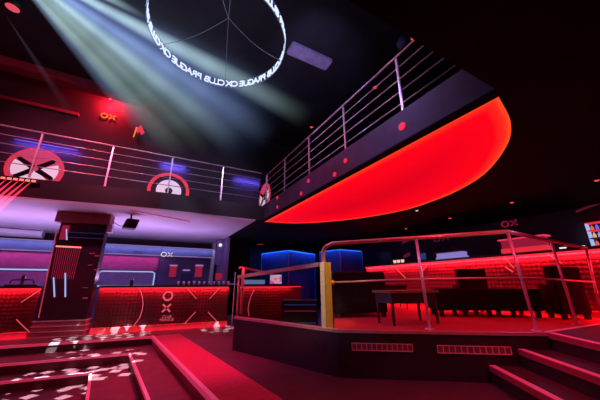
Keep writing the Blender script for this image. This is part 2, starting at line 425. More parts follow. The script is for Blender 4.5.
# red spot reflections on the right gallery edge, built as glowing discs
for i, (px, py) in enumerate([(402.5, 126.5), (345.8, 160.7), (335, 174.4), (308.8, 181), (301.4, 193.6), (278, 180), (277.6, 207)]):
    p = on_x(px, py, XR - 0.001)
    if p.z > HT - 0.05: p.z = HT - 0.06
    if p.z < H + 0.08: p.z = H + 0.08
    o = MB().disc(p, (-1, 0, 0), 0.05 if i == 0 else 0.04, 0.015, 16).build('marker_spotlight', E['reddot'])
    tag(o, ['round red marker light on the right gallery edge, below the last railing post', 'red marker light on the gallery edge below the second railing post from its near end',
            'low red marker light on the right gallery edge, beside the one near the middle post', 'round red marker light high on the right gallery edge above its close neighbour',
            'round red marker light low on the right gallery edge, halfway along', 'round red marker light high at the far end of the right gallery edge', 'lowest and farthest red marker light on the right gallery edge'][i], 'light', 'red marker lights on the right gallery edge')

# ------------------------------------------------------------------ round emblems on the upper back wall
YW = 8.5
def emblem(c, ax, kind, R, label):
    ax = V(ax); az = V((0, 0, 1)); f = ax.cross(az)          # f points into the room
    c = V(c)
    t = empty('wall_emblem', c - az * R, label, 'emblem', 'round emblems on the upper wall')
    def fan(mb, lift, *a, **k): return mb.fan(c + f * lift, ax, az, *a, **k)
    y = f * 0.02
    if kind == 'x':
        fan(MB(), .004, 0, R, 0, 2 * pi, y, 48).build('disc', E['discpink'], t)
        fan(MB(), .012, R - 0.04, R, 0, 2 * pi, y, 48).build('rim', E['discred'], t)
        mb = MB()
        for a0, a1 in ((-30, 24), (156, 210), (222, 316)): fan(mb, .016, R * .12, R * 0.80, radians(a0), radians(a1), y, 10)
        mb.build('blade', E['discwhite'], t)
        mb = MB()
        for a in (36, 142, 215, 325):
            q = radians(a); dv = ax * cos(q) + az * sin(q); pv = az * cos(q) - ax * sin(q)
            o = c + f * .03
            mb.prism([o + dv * R * .10 - pv * R * .10, o + dv * R * .74 - pv * R * .02, o + dv * R * .80 + pv * R * .10, o + dv * R * .70 + pv * R * .15, o + dv * R * .12 + pv * R * .12], y)
        mb.build('cross', M['black'], t)
    else:
        fan(MB(), .004, R * .84, R, 0, 2 * pi, y, 56).build('ring', E['discred'], t)
        fan(MB(), .004, R * .18, R * .6, 0, 2 * pi, y, 40).build('inner_ring', E['discwhite'], t)
struct(MB().abox((3.0, 7.35, HT), (3.08, 8.49, 4.6)), 'wall_gallery_return', M['black'], 'short dark return wall at the gallery corner', 'wall')
def at_emb(px, top, y=YW - .001): return on_y(px, top, y)
q0, q1, qt = on_y(5, 165, YW), on_y(65, 170, YW), on_y(36, 148.5, YW)
R1 = (q1.x - q0.x) / 2 * 1.0
emblem(V(((q0.x + q1.x) / 2, YW - .001, qt.z - R1)), (1, 0, 0), 'x', R1, 'pink round wall emblem with a dark cross behind the left gallery railing')
q0, q1, qt = on_y(147.5, 186, YW), on_y(189.5, 190, YW), on_y(169, 173, YW)
R2 = (q1.x - q0.x) / 2
emblem(V(((q0.x + q1.x) / 2, YW - .001, qt.z - R2)), (1, 0, 0), 'o', R2, 'red ring wall emblem with a pale inner ring behind the railing')
q0, q1, qt = on_x(251, 200, 2.999), on_x(264.5, 200, 2.999), on_x(259, 189.5, 2.999)
R3 = abs(q1.y - q0.y) / 2
print('EMB', R1, R2, R3, q0, q1, qt)
R3 = min(R3, .48); 
emblem(V((2.999, 7.9, qt.z - R3)), (0, -1, 0), 'x', R3, 'farthest round wall emblem, pale with a dark cross, at the gallery corner')

LATE = []
# neon OX on the upper wall, red glow lamp above, red figure sign
def ox(mb, o, ax, ay, s, th=0.16, depth=0.02):
    """O and X glyphs, s = letter height"""
    ax, ay = V(ax), V(ay); n_ = ax.cross(ay) * depth; o = V(o)
    mb.fan(o - ax * (0.62 * s), ax * 1.12, ay, s * (0.5 - th), s * 0.5, 0, 2 * pi, n_, 24)
    for sx in (-1, 1):
        d = (ax * sx + ay).normalized(); p = ax * d.dot(ay) - ay * d.dot(ax)
        if p.length < .1: p = ax
        p.normalize()
        for k in (-1, 1):
            q = o + ax * (0.62 * s) + d * (k * 0.14 * s)
            mb.box(q - p * (th * s / 2), d * (k * 0.5 * s), p * (th * s), n_)
    return mb
p = on_y(108.5, 116.5, YW - 0.03)
ox(MB(), p, (1, 0, 0), (0, 0, 1), 0.155, 0.15).build('neon_sign', E['orange'], label='small orange neon OX sign high on the upper wall', cat='sign')
pl = on_y(110, 99, YW - 0.2)
t = empty('wall_lamp', pl, 'red wall lamp glowing above the orange OX sign', 'lamp')
MB().lathe(pl + V((0, 0, -0.02)), [(0.03, 0), (0.05, 0.02), (0.06, 0.05), (0.05, 0.08), (0.02, 0.1)]).build('globe', E['reddot'], t)
MB().abox((pl.x - 0.03, pl.y + .1, pl.z + 0.03), (pl.x + 0.03, YW - 0.001, pl.z + 0.09)).build('bracket', M['plastic'], t)
a = on_y(133.5, 137, YW - 0.04); s_ = 0.34
mb = MB().tube([a, a + V((0.03, 0, s_))], 0.016)
t = mb.build('neon_sign', E['orange'], label='small red and orange zigzag neon mark on the upper wall', cat='sign')
a2 = on_y(136, 127, YW - 0.04)
MB().box(a2 + V((0, 0, -.05)), (0.10, 0, .10), (0, .02, 0), (0.06, 0, -0.13)).box(a2 + V((0.05, 0, 0)), (0.12, 0, -0.22), (0, .02, 0), (0.07, 0, 0.10)).build('red_stroke', E['reddot'], t)

# red ceiling beams / glow bands at the left, violet light streak as a tube
def at_wall(px, py, y=YW - 0.02): return on_y(px, py, y)
p0, p1 = on_z(-20, 53, ZC - .001), on_z(135, 84, ZC - .001)
struct(MB().box(V((-7, p0.y - .15, ZC - 0.22)), (6.2, 0, 0), (0, 0.3, 0), (0, 0, 0.22)), 'beam', M['beam'], 'dark ceiling beam catching red light', 'beam')
struct(MB().abox((-8, YW - 0.10, 5.44), (-2.3, YW, 5.52)), 'trim_3', M['beam'], 'thin red lit ledge high on the upper wall left of the orange OX sign', 'trim')
p0, p1 = on_y(14, 139, YW - .06), on_y(78, 149, YW - .06)
MB().tube([p0, V((p1.x, p1.y, p0.z))], 0.018).build('tube_wall_lamp', E['uv'], label='violet light tube on the upper wall above the pink round emblem', cat='light tube')  # light cast on the wall, imitated by a glowing tube
p0, p1 = on_y(162, 163, YW - .06), on_y(186, 168, YW - .06)
MB().tube([p0, V((p1.x, p1.y, p0.z))], 0.016).build('tube_wall_lamp', E['uv'], label='short violet light tube above the red ring emblem', cat='light tube')  # second wall streak of light, also a glowing tube

for (xa_, ya_), (xb_, yb_) in (((14, 139), (78, 149)), ((162, 163), (186, 168)), ((236, 178), (262, 184))):
    p0, p1 = on_y(xa_, ya_, YW - .12), on_y(xb_, yb_, YW - .12)
    LATE.append((p0, V((p1.x, p1.y, p0.z))))
# spotlights on the hall ceiling
def ceiling_spot(px, py, label, z=ZC, rad=0.05, col=E['redhot'], wall=None):
    p = on_z(px, py, z - 0.06)
    t = empty('ceiling_spotlight', (p.x, p.y, z), label, 'spotlight', 'red ceiling spotlights')
    MB().lathe((p.x, p.y, z - 0.05), [(rad * 1.5, 0), (rad * 1.5, 0.05)], 16).build('housing', M['plastic'], t)
    MB().lathe((p.x, p.y, z - 0.062), [(rad * 0.6, 0), (rad, 0.012)], 16).build('lens', col, t)
ceiling_spot(218.5, 149.5, 'small red ceiling spotlight above the left gallery railing')
ceiling_spot(281, 150, 'farthest red spotlight of the row above the right gallery')
ceiling_spot(311.5, 127.5, 'second farthest red spotlight of the row above the right gallery')
ceiling_spot(375, 88, 'third farthest red spotlight of the row above the right gallery', rad=0.055)
ceiling_spot(412, 38.5, 'nearest and brightest red spotlight of the row above the right gallery', rad=0.06)
for px, py, l in ((512, 203, 'red recessed spotlight in the black ceiling, over the middle of the lounge'), (597, 181, 'red recessed spotlight in the black ceiling near the bottle shelf'),
                  (450, 218.5, 'tiny red recessed spotlight in the black ceiling beyond the glowing panel'), (417, 211, 'pale slit spotlight in the black ceiling close to the rim of the glowing panel'), (406, 229, 'tiny red spotlight far back in the lounge ceiling')):
    ceiling_spot(px, py, l, H, 0.032, E['warm'] if px in (417,) else E['redhot'])
p = on_z(261, 246, H - 0.02)
p = on_z(15, 2, ZC - 0.1)
t = empty('ceiling_spotlight', (p.x, p.y, ZC), 'pink stage spotlight on the ceiling in the top left corner', 'spotlight')
MB().lathe((p.x, p.y, ZC - 0.25), [(0.10, 0), (0.13, 0.03), (0.11, 0.2), (0.04, 0.25)], 16).build('housing', M['plastic'], t)
MB().lathe((p.x, p.y, ZC - 0.262), [(0.07, 0), (0.10, 0.012)], 16).build('lens', E['pinkline'], t)
# big round moving head by the nearest red spotlight
p = on_z(404, 44, ZC - .3)
t = empty('ceiling_spotlight', (p.x, p.y, ZC), 'dark round moving head lamp beside the brightest red spotlight', 'spotlight')
MB().lathe((p.x, p.y, ZC - 0.42), [(0.05, 0), (0.13, 0.06), (0.15, 0.16), (0.11, 0.26), (0.04, 0.3)], 18).build('lamp_head', M['navy'], t)
MB().abox((p.x - .04, p.y - .04, ZC - .13), (p.x + .04, p.y + .04, ZC)).build('yoke', M['plastic'], t)

# ceiling vent
c4 = [on_z(*q, ZC - .03) for q in ((296, 42), (329, 62), (323, 69), (290, 51))]
c = sum(c4, V()) / 4
t = empty('ceiling_vent', (c.x, c.y, ZC), 'pale violet rectangular air vent on the dark ceiling beside the neon ring', 'vent')
hx, hy = 0.52, 0.145
MB().abox((c.x - hx, c.y - hy, ZC - .05), (c.x + hx, c.y + hy, ZC - .03)).build('grille', M['ceilvent'], t)
mb = MB()
for s in (-1, 1):
    mb.abox((c.x - hx, c.y + s * hy - .02, ZC - .07), (c.x + hx, c.y + s * hy + .02, ZC)); mb.abox((c.x + s * hx - .02, c.y - hy, ZC - .07), (c.x + s * hx + .02, c.y + hy, ZC))
mb.abox((c.x - 0.12, c.y - hy, ZC - .06), (c.x - 0.1, c.y + hy, ZC - .03)); mb.abox((c.x + 0.12, c.y - hy, ZC - .06), (c.x + 0.14, c.y + hy, ZC - .03))
mb.build('frame', M['ceilvent'], t)

# ------------------------------------------------------------------ hanging neon ring
RC = V((0.48, 3.53, 4.8)); RR = 1.035
t = empty('neon_ring', RC, 'large hanging neon ring of white OX CLUB PRAGUE lettering', 'ring light')
s15 = 'OX CLUB PRAGUE '
adv = {' ': .42, 'O': 1.14, 'X': .98, 'C': 1.0, 'L': .78, 'U': 1.04, 'B': 1.0, 'P': .94, 'R': 1.0, 'A': 1.02, 'G': 1.1, 'E': .9}
tot = sum(adv[c] for c in s15)
for rep in range(5):
    mb = MB(); x = 0
    for ch in s15:
        a = radians(42) + (rep + (x + adv[ch] / 2 - tot * .757) / tot) * radians(72); x += adv[ch]
        if ch == ' ': continue
        rad = V((cos(a), sin(a), 0)); tan = V((-sin(a), cos(a), 0))
        mb.text(ch, RC + rad * RR, tan, V((0, 0, 1)), 0.185, 0.018)
    mb.build('lettering', E['whiteneon'], t, label='one white OX CLUB PRAGUE phrase of the ring')
for k, z in enumerate((-0.085, 0.085)):
    MB().tube([RC + V((RR * cos(2 * pi * i / 72), RR * sin(2 * pi * i / 72), z)) for i in range(72)], 0.006, 6, closed=True).build('hoop', E['hoop'], t)
hub = V((0.60, 3.50, 5.45))
hub = RC + V((0.1, 0.05, 0.55))
for px, py in ((225.5, 80), (160, 45), (277, 59), (215, -60)):
    q = on_z(px, py, RC.z + .085); q = RC + (q - RC).normalized() * RR; q.z = RC.z + 0.085
    pts = [q.lerp(hub, f) + V((0, 0, -0.10 * sin(pi * f))) for f in [k / 10 for k in range(11)]]
    MB().tube(pts, 0.004, 6).build('suspension_cable', E['cable'], t)
MB().tube([hub, V((hub.x, hub.y, ZC))], 0.006, 6).build('suspension_cable', E['cable'], t)
MB().lathe((hub.x, hub.y, ZC - 0.04), [(0.07, 0), (0.07, 0.04)], 16).build('ceiling_rose', M['plastic'], t)

# ------------------------------------------------------------------ haze and beams, built as glowing cones
def beam_mat(name, col, s, fall=1.2, noise=0.5, nsc=1.6):
    m = bpy.data.materials.new(name); m.use_nodes = True
    nt = m.node_tree; nt.nodes.clear(); L = nt.links.new
    out = nt.nodes.new('ShaderNodeOutputMaterial'); pv = nt.nodes.new('ShaderNodeVolumePrincipled')
    pv.inputs['Density'].default_value = 0.0
    pv.inputs['Emission Color'].default_value = (*col, 1)
    tc = nt.nodes.new('ShaderNodeTexCoord')
    sep = nt.nodes.new('ShaderNodeSeparateXYZ'); L(tc.outputs['Generated'], sep.inputs[0])
    def mth(op, a, b=None):
        n = nt.nodes.new('ShaderNodeMath'); n.operation = op
        for i, x in enumerate((a, b)):
            if x is None: continue
            if isinstance(x, (int, float)): n.inputs[i].default_value = x
            else: L(x, n.inputs[i])
        n.use_clamp = op in ('POWER', 'SUBTRACT') and False
        return n.outputs[0]
    # cone: generated z is 1 at the lamp and 0 at the far end
    t_ = mth('SUBTRACT', 1.0, sep.outputs['Z'])
    dx = mth('SUBTRACT', sep.outputs['X'], 0.5); dy = mth('SUBTRACT', sep.outputs['Y'], 0.5)
    rr = mth('SQRT', mth('ADD', mth('MULTIPLY', dx, dx), mth('MULTIPLY', dy, dy)))
    rn = mth('DIVIDE', rr, mth('MAXIMUM', mth('MULTIPLY', mth('ADD', t_, 0.02), 0.5), 0.005))
    soft = mth('POWER', mth('MAXIMUM', mth('SUBTRACT', 1.0, mth('MULTIPLY', rn, rn)), 0.0), 1.4)
    fade = mth('POWER', mth('MAXIMUM', mth('SUBTRACT', 1.0, t_), 0.0), fall)
    nz = nt.nodes.new('ShaderNodeTexNoise'); nz.inputs['Scale'].default_value = nsc; nz.inputs['Detail'].default_value = 3
    L(tc.outputs['Object'], nz.inputs['Vector'])
    nn = mth('ADD', mth('MULTIPLY', nz.outputs['Fac'], 2 * noise), 1 - noise)
    L(mth('MULTIPLY', mth('DIVIDE', mth('MULTIPLY', mth('MULTIPLY', soft, fade), nn), mth('ADD', t_, .10)), s), pv.inputs['Emission Strength'])
    L(pv.outputs[0], out.inputs['Volume'])
    return m
def beam(src, dst, r, material, label, group, name='smoke_beam'):
    src, dst = V(src), V(dst); L = (dst - src).length
    bm = bmesh.new(); n = 20
    top = [bm.verts.new((0.04 * r * cos(2 * pi * k / n), 0.04 * r * sin(2 * pi * k / n), 0)) for k in range(n)]
    bot = [bm.verts.new((r * cos(2 * pi * k / n), r * sin(2 * pi * k / n), -L)) for k in range(n)]
    for k in range(n): bm.faces.new([top[k], bot[k], bot[(k + 1) % n], top[(k + 1) % n]])
    bm.faces.new(top); bm.faces.new(bot[::-1])
    bmesh.ops.recalc_face_normals(bm, faces=bm.faces)
    me = bpy.data.meshes.new(name); bm.to_mesh(me); bm.free(); me.materials.append(material)
    o = bpy.data.objects.new(name, me); COL.objects.link(o); o.location = src
    o.rotation_euler = (-(dst - src)).to_track_quat('Z', 'Y').to_euler()
    return tag(o, label, 'light beam', group, 'stuff')
S0 = on_z(-8, -51, 5.9)
t = empty('stage_lamp', (S0.x, S0.y, ZC), 'moving head lamp on the ceiling that throws the pale beams', 'lamp')
MB().lathe((S0.x, S0.y, ZC - .3), [(0.08, 0), (0.14, 0.05), (0.12, 0.2), (0.05, 0.3)], 16).build('housing', M['plastic'], t)
teal = (0.50, 0.78, 0.86)
BM = [beam_mat('haze_beam_a', (0.50, 0.74, 0.76), 2.3, 1.5), beam_mat('haze_beam_b', (0.32, 0.48, 0.80), 1.35, 1.3), beam_mat('haze_beam_c', (0.18, 0.28, 0.66), 0.48, 1.0)]
for (px, py, r, k, d_) in ((168, 158, 0.24, 1, 'leftmost, narrow and bluish'), (188, 158, 0.34, 0, 'second from the left'), (212, 152, 0.30, 0, 'third from the left'), (240, 146, 0.42, 0, 'brightest, middle of the fan'), (272, 138, 0.40, 1, 'grazing the lower rim of the neon ring'),
                           (310, 118, 0.42, 0, 'crossing the middle of the neon ring'), (345, 92, 0.5, 0, 'towards the ceiling vent'), (370, 60, 0.6, 1, 'highest of the fan, near the top of the picture'), (262, 125, 1.3, 2, 'broad blue haze around the whole fan')):
    beam(S0, on_y(px, py, 6.3), r * 1.2, BM[k], 'pale hazy light beam falling from the upper left, ' + d_, 'pale light beams')
S1 = on_z(5, 14, 5.9)
beam(S1, on_y(80, 128, 6.6), 0.14, beam_mat('haze_beam_thin', (0.65, 0.45, 0.75), 0.28), 'thin pinkish light beam on the far upper left', None)

# ------------------------------------------------------------------ bar under the left gallery
g1 = V((0.9957, -0.0925, 0)); gn = V((-0.0925, -0.9957, 0))     # along the bar, towards the dance floor
BO = V((-0.75, 7.90, 0))
def B(u, d, z): p = BO + g1 * u + gn * d; return V((p.x, p.y, z))
FRONT = {}
def bar_unit(u0, u1, label, plinth=True):
    t = empty('bar_counter', B((u0 + u1) / 2, 0, 0), label, 'bar')
    L = u1 - u0
    fp = MB().box(B(u0, 0, 0.0), g1 * L, -gn * 0.06, (0, 0, 0.965)).build('front_panel', M['quilt'], t); FRONT[t.name] = fp
    MB().box(B(u0, 0.07, 0.965), g1 * L, -gn * 0.62, (0, 0, 0.045)).build('counter_top', M['counter'], t)
    if plinth: MB().box(B(u0, 0.12, 0.0), g1 * L, -gn * 0.12, (0, 0, 0.115)).build('plinth', M['plinth'], t)
    MB().box(B(u0 + .01, 0.05, 0.945), g1 * (L - .02), -gn * 0.04, (0, 0, 0.018)).build('light_strip', E['red'], t)
    return t
def area(name, loc, direction, sx, sy, col, power, spread=180):
    l = bpy.data.lights.new(name, 'AREA'); l.shape = 'RECTANGLE'; l.size = sx; l.size_y = sy; l.color = col; l.energy = power; l.spread = radians(spread)
    o = bpy.data.objects.new(name, l); COL.objects.link(o); o.location = loc
    o.rotation_euler = V(direction).to_track_quat('-Z', 'X').to_euler() if False else V(direction).to_track_quat('-Z', 'Y').to_euler()
    return o
def area_along(name, a, b, direction, wdt, col, power, spread=180):
    """rectangular lamp stretched from a to b, facing direction"""
    a, b = V(a), V(b); x = (b - a); L = x.length; x.normalize(); z = -V(direction).normalized(); y = z.cross(x).normalized(); z = x.cross(y)
    l = bpy.data.lights.new(name, 'AREA'); l.shape = 'RECTANGLE'; l.size = L; l.size_y = wdt; l.color = col; l.energy = power; l.spread = radians(spread)
    o = bpy.data.objects.new(name, l); COL.objects.link(o)
    o.matrix_world = Matrix.Translation((a + b) / 2) @ Matrix((x, y, z)).transposed().to_4x4()
    return o
def spot(name, loc, tgt, col, power, ang, blend=0.5, rad=0.05):
    l = bpy.data.lights.new(name, 'SPOT'); l.color = col; l.energy = power; l.spot_size = radians(ang); l.spot_blend = blend; l.shadow_soft_size = rad
    o = bpy.data.objects.new(name, l); COL.objects.link(o); o.location = loc
    o.rotation_euler = (V(tgt) - V(loc)).to_track_quat('-Z', 'Y').to_euler()
    return o
def point(name, loc, col, power, rad=0.1):
    l = bpy.data.lights.new(name, 'POINT'); l.color = col; l.energy = power; l.shadow_soft_size = rad
    o = bpy.data.objects.new(name, l); COL.objects.link(o); o.location = loc
    return o
UL0, UL1, UR0, UR1, UX0, UX1 = -7.5, -1.24, -0.20, 2.72, 3.02, 4.85
barL = bar_unit(UL0, UL1, 'red studded bar counter left of the mirrored pillar')
barR = bar_unit(UR0, UR1, 'red studded bar counter with pink OX lettering right of the pillar')
barX = bar_unit(UX0, UX1, 'dark bar counter with a red edge glow behind the brass post', plinth=False)
def bp(px, py, d=0.004): return on_plane(px, py, B(0, d, 0), gn)
def line(parent, pts, m=E['pinkline'], r=0.008, d=0.008, name='neon_line'):
    MB().tube([bp(x, y, d) for x, y in pts], r, 6).build(name, m, FRONT[parent.name])
line(barL, [(41, 289.5), (31, 296), (21, 302.5)]); line(barL, [(16.5, 319.5), (23, 326), (29.5, 332)])
line(barR, [(138.5, 287), (141, 292), (142.5, 298), (143, 304), (142, 311), (139.5, 318), (134, 325.5)], r=0.009)
for a, c in (((186.5, 287.5), (196.5, 299)), ((220, 287.5), (209.5, 299)), ((195.5, 312), (185, 323)), ((208, 312), (217, 321.5))): line(barR, [a, c])
# OX column on the bar front
c = bp(168, 296); R_ = (bp(173.2, 296) - c).length
ux, uz = g1, V((0, 0, 1))
MB().fan(c, ux, uz, R_ * 0.66, R_, 0, 2 * pi, gn * 0.012, 28).build('lettering', E['pinkline'], FRONT[barR.name], label='pink letter O on the bar front')
c = bp(166.5, 308); mb = MB()
for q in (45, 135, 225, 315):
    d = ux * cos(radians(q)) + uz * sin(radians(q)); pv = uz * cos(radians(q)) - ux * sin(radians(q))
    mb.box(c + d * R_ * 0.22 - pv * R_ * 0.17, d * R_ * 0.85, pv * R_ * 0.34, gn * 0.012)
mb.build('lettering', E['pinkline'], FRONT[barR.name], label='pink letter X on the bar front')
for w_, y_ in (('CLUB', 316.8), ('PRAGUE', 319.8)): MB().text(w_, bp(166.8, y_), ux, uz, 0.085, 0.008).build('lettering', E['pinkline'], FRONT[barR.name], label='small pink word %s on the bar front' % w_)
line(barX, [(254.5, 289.5), (251, 296), (249, 303), (248, 310), (249, 316)], E['dimpink'], 0.012)

# light for the bar fronts (the LED strips under the counters)
for u0, u1 in ((UL0 + 3.5, UL1), (UR0, UR1), (UX0, UX1 - .3)):
    area_along('bar_strip_light', B(u0, 0.062, 0.935), B(u1, 0.062, 0.935), (-0.35 * gn.x, -0.35 * gn.y, -1), 0.025, (1.0, 0.02, 0.04), 12.5 * (u1 - u0) * (.45 if u0 > 3 else 1))
for u0, u1 in ((UL0 + 3.5, UL1), (UR0, UR1)):
    area_along('plinth_light', B(u0, 0.24, 0.2), B(u1, 0.24, 0.2), (-gn.x * .45, -gn.y * .45, -1), 0.04, (1.0, 0.03, 0.10), 0.8 * (u1 - u0), 50)

# --- pillar
pc = [B(UL1 + 0.02, 0.10, 0), B(UR0 - 0.02, 0.16, 0)]
pf0, pf1 = V((-1.93, 7.90, 0)), V((-1.05, 7.74, 0))
pd = (pf1 - pf0).normalized(); pn = V((pd.y, -pd.x, 0)); PW = (pf1 - pf0).length
def PP(u, d, z): q = pf0 + pd * u + pn * d; return V((q.x, q.y, z))
t = struct(MB().box(PP(0, 0, 0.0), pd * PW, -pn * 0.2, (0, 0, H)), 'pillar', M['mirror'], 'dark mirrored pillar in front of the bar with a stack of lights', 'pillar')
MB().box(PP(-0.10, 0.07, H - 0.25), pd * (PW + 0.17), -pn * 0.3, (0, 0, 0.24)).build('capital', M['capital'], t)
mb = MB()
for k in range(3): mb.box(PP(-0.01 - 0.006 * (2 - k), 0.03 + 0.006 * (2 - k), 0.015 + 0.10 * k), pd * (PW + 0.02 + .012 * (2 - k)), -pn * 0.3, (0, 0, 0.085))
mb.build('base', M['capital'], t)
mb = MB()
for k in range(4): mb.box(PP(-0.03, 0.056, 0.0 + 0.10 * k), pd * (PW + .06), -pn * 0.3, (0, 0, 0.018))
mb.build('base_band', M['steel'], t)
def ppx(px, py, d=0.01): return on_plane(px, py, PP(0, d, 0), pn)  # glowing shapes below imitate reflections in the mirror cladding
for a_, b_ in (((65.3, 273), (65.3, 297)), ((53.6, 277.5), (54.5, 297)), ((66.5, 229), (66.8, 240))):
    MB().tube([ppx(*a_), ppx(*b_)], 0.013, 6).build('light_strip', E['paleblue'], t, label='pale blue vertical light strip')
mb = MB()  # mirrored lamp row and its rays, built as glowing parts
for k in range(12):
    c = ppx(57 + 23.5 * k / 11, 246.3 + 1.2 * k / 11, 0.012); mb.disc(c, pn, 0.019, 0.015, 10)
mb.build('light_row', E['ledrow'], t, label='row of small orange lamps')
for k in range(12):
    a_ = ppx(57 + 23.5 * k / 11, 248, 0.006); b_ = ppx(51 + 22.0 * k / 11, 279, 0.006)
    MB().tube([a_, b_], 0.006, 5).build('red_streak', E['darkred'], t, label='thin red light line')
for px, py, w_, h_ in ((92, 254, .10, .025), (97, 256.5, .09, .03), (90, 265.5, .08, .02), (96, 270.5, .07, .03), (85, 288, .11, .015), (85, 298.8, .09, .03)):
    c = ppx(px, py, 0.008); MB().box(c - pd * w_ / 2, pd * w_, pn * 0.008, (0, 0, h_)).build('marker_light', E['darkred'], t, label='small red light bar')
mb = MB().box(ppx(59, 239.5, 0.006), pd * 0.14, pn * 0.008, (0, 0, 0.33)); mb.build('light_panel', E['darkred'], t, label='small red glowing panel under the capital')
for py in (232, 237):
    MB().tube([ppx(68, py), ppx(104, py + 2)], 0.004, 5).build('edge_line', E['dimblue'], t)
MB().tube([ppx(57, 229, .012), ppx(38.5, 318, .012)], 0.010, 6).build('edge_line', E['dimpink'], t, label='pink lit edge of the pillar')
# pale bracket plate right of the capital
MB().box(PP(PW + 0.02, 0.0, H - 0.43), pd * 0.10, -pn * 0.12, (0, 0, 0.2)).build('plate', M['white'], t)

# --- speaker on a bracket
c = on_z(130.5, 224, 2.42)
t = empty('loudspeaker', (c.x, c.y, H), 'small black loudspeaker hanging from the bar ceiling beside the pillar', 'loudspeaker')
mb = MB().box(c + V((-0.14, -0.12, -0.12)), (0.27, 0.05, 0.0), (-0.04, 0.24, 0.0), (0.06, 0, 0.24)); mb.build('housing', M['plastic'], t, bevel=0.03)
MB().tube([c + V((0, 0, 0.1)), V((c.x - .02, c.y, H))], 0.02, 8).build('bracket', M['plastic'], t)
MB().tube([c + V((-.12, 0, -0.06)), c + V((-.22, 0.0, -.06)), c + V((-.33, 0.02, -0.0)), c + V((-.38, .02, .12))], 0.008, 6).build('cable', M['white'], t)

# --- air conditioner at the ceiling
a0, a1 = on_z(-12, 225, H - .004), on_z(43, 229.6, H - .004)
dd = (a1 - a0); a0 = a0 - dd * 0.2; dd = a1 - a0; an = V((-dd.y, dd.x, 0)).normalized()
t = empty('hanging_air_conditioner', a1, 'long pale air conditioner under the bar ceiling at the left', 'air conditioner')
prof = [(0, 0), (0, -0.17), (0.08, -0.20), (.58, -0.22), (.62, -0.14), (.62, 0)]
mb = MB().prism([a0 + an * q[0] + V((0, 0, q[1])) for q in prof], dd); mb.build('housing', M['acw'], t)
MB().prism([a0 - an * 0.003 + V((0, 0, -.02)), a0 + an * 0.035 + V((0, 0, -.16)), a0 + an * .03 + V((0, 0, -.16)), a0 - an * .01 + V((0, 0, -.02))], dd * 0.985).build('front_panel', M['navy'], t)

# --- back bar cabinets on the back wall
YBK = 11.55
def kp(px, py, y=YBK): return on_y(px, py, y)
def rect_px(mb, x0, y0, x1, y1, y, depth):
    a = kp(x0, y0, y); c = kp(x1, y1, y)
    return mb.abox((a.x, y, min(a.z, c.z)), (c.x, y + depth, max(a.z, c.z)))
def frame_tube(px, y, r): return [kp(x, yy, y) for x, yy in px]
def cabinet(x0, x1, label):
    a, c = kp(x0, 246, YBK - .4), kp(x1, 246, YBK - .4)
    t = empty('back_bar_cabinet', ((a.x + c.x) / 2, YBK - .2, 0), label, 'cabinet', 'back bar cabinets')
    xa, xc = a.x, c.x
    ztop = 2.36
    MB().abox((xa, YBK - 0.05, 0), (xc, YBK, ztop)).build('back_panel', M['navy'], t)
    MB().abox((xa, YBK - 0.40, 0), (xc, YBK - .05, 0.95)).build('base_cabinet', M['navy'], t)
    MB().abox((xa, YBK - 0.40, 2.02), (xc, YBK - .05, ztop)).build('header', M['navy'], t)
    for z in (2.03, 2.35): MB().tube([V((xa, YBK - .41, z)), V((xc, YBK - .41, z))], 0.012, 6).build('light_strip', E['lilac'], t)
    return t, xa, xc
ca, xa, xc = cabinet(-60, 54, 'back bar cabinet left of the pillar with pink lit shelves')
MB().abox((xa, YBK - .10, 1.5), (xc, YBK - .052, 1.98)).build('niche', M['magenta'], ca)
MB().abox((xa, YBK - .10, 1.02), (xc, YBK - .052, 1.42)).build('niche', M['magenta'], ca)
MB().tube([V((xa, YBK - .34, 1.47)), V((xc, YBK - .34, 1.47))], 0.022, 6).build('light_strip', E['paleblue'], ca)
MB().abox((xa, YBK - .36, 0.95), (xc, YBK - .06, 1.01)).build('shelf', E['screen'], ca)
ox(MB(), V((-4.35, YBK - .42, 2.18)), (1, 0, 0), (0, 0, 1), 0.16, .12).build('lettering', E['lilac'], ca, label='lilac OX lettering')
cb, xa, xc = cabinet(99, 162, 'back bar cabinet right of the pillar with a pink shelf over a blue lit niche')
MB().abox((xa + .1, YBK - .10, 1.52), (xc - .05, YBK - .052, 1.98)).build('niche', M['magenta'], cb)
MB().abox((xa + .1, YBK - .10, 1.0), (xc - .05, YBK - .052, 1.47)).build('niche', M['violet'], cb)
MB().tube([V((xa + .12, YBK - .36, .99)), V((xa + .14, YBK - .36, 1.38)), V((xa + .22, YBK - .36, 1.46)), V((xc - .18, YBK - .36, 1.46)), V((xc - .1, YBK - .36, 1.4)), V((xc - .1, YBK - .36, 1.0))], 0.02, 6).build('light_strip', E['paleblue'], cb)
MB().tube([V((xa + .12, YBK - .36, .99)), V((xc - .1, YBK - .36, .99))], 0.018, 6).build('light_strip', E['paleblue'], cb)
mb = MB(); ox(mb, kp(138, 252.5, YBK - .42), (1, 0, 0), (0, 0, 1), 0.15, .07); mb.build('lettering', M['navy'], cb, label='unlit OX lettering')
cc, xa, xc = cabinet(162.5, 214, 'back bar cabinet at the right end with bright OX lettering and two red lights')
ox(MB(), kp(167, 254.5, YBK - .42), (1, 0, 0), (0, 0, 1), 0.17, .11).build('lettering', E['white'], cc, label='white OX lettering')
ox(MB(), kp(204, 256.5, YBK - .42), (1, 0, 0), (0, 0, 1), 0.15, .07).build('lettering', M['navy'], cc, label='unlit OX lettering')
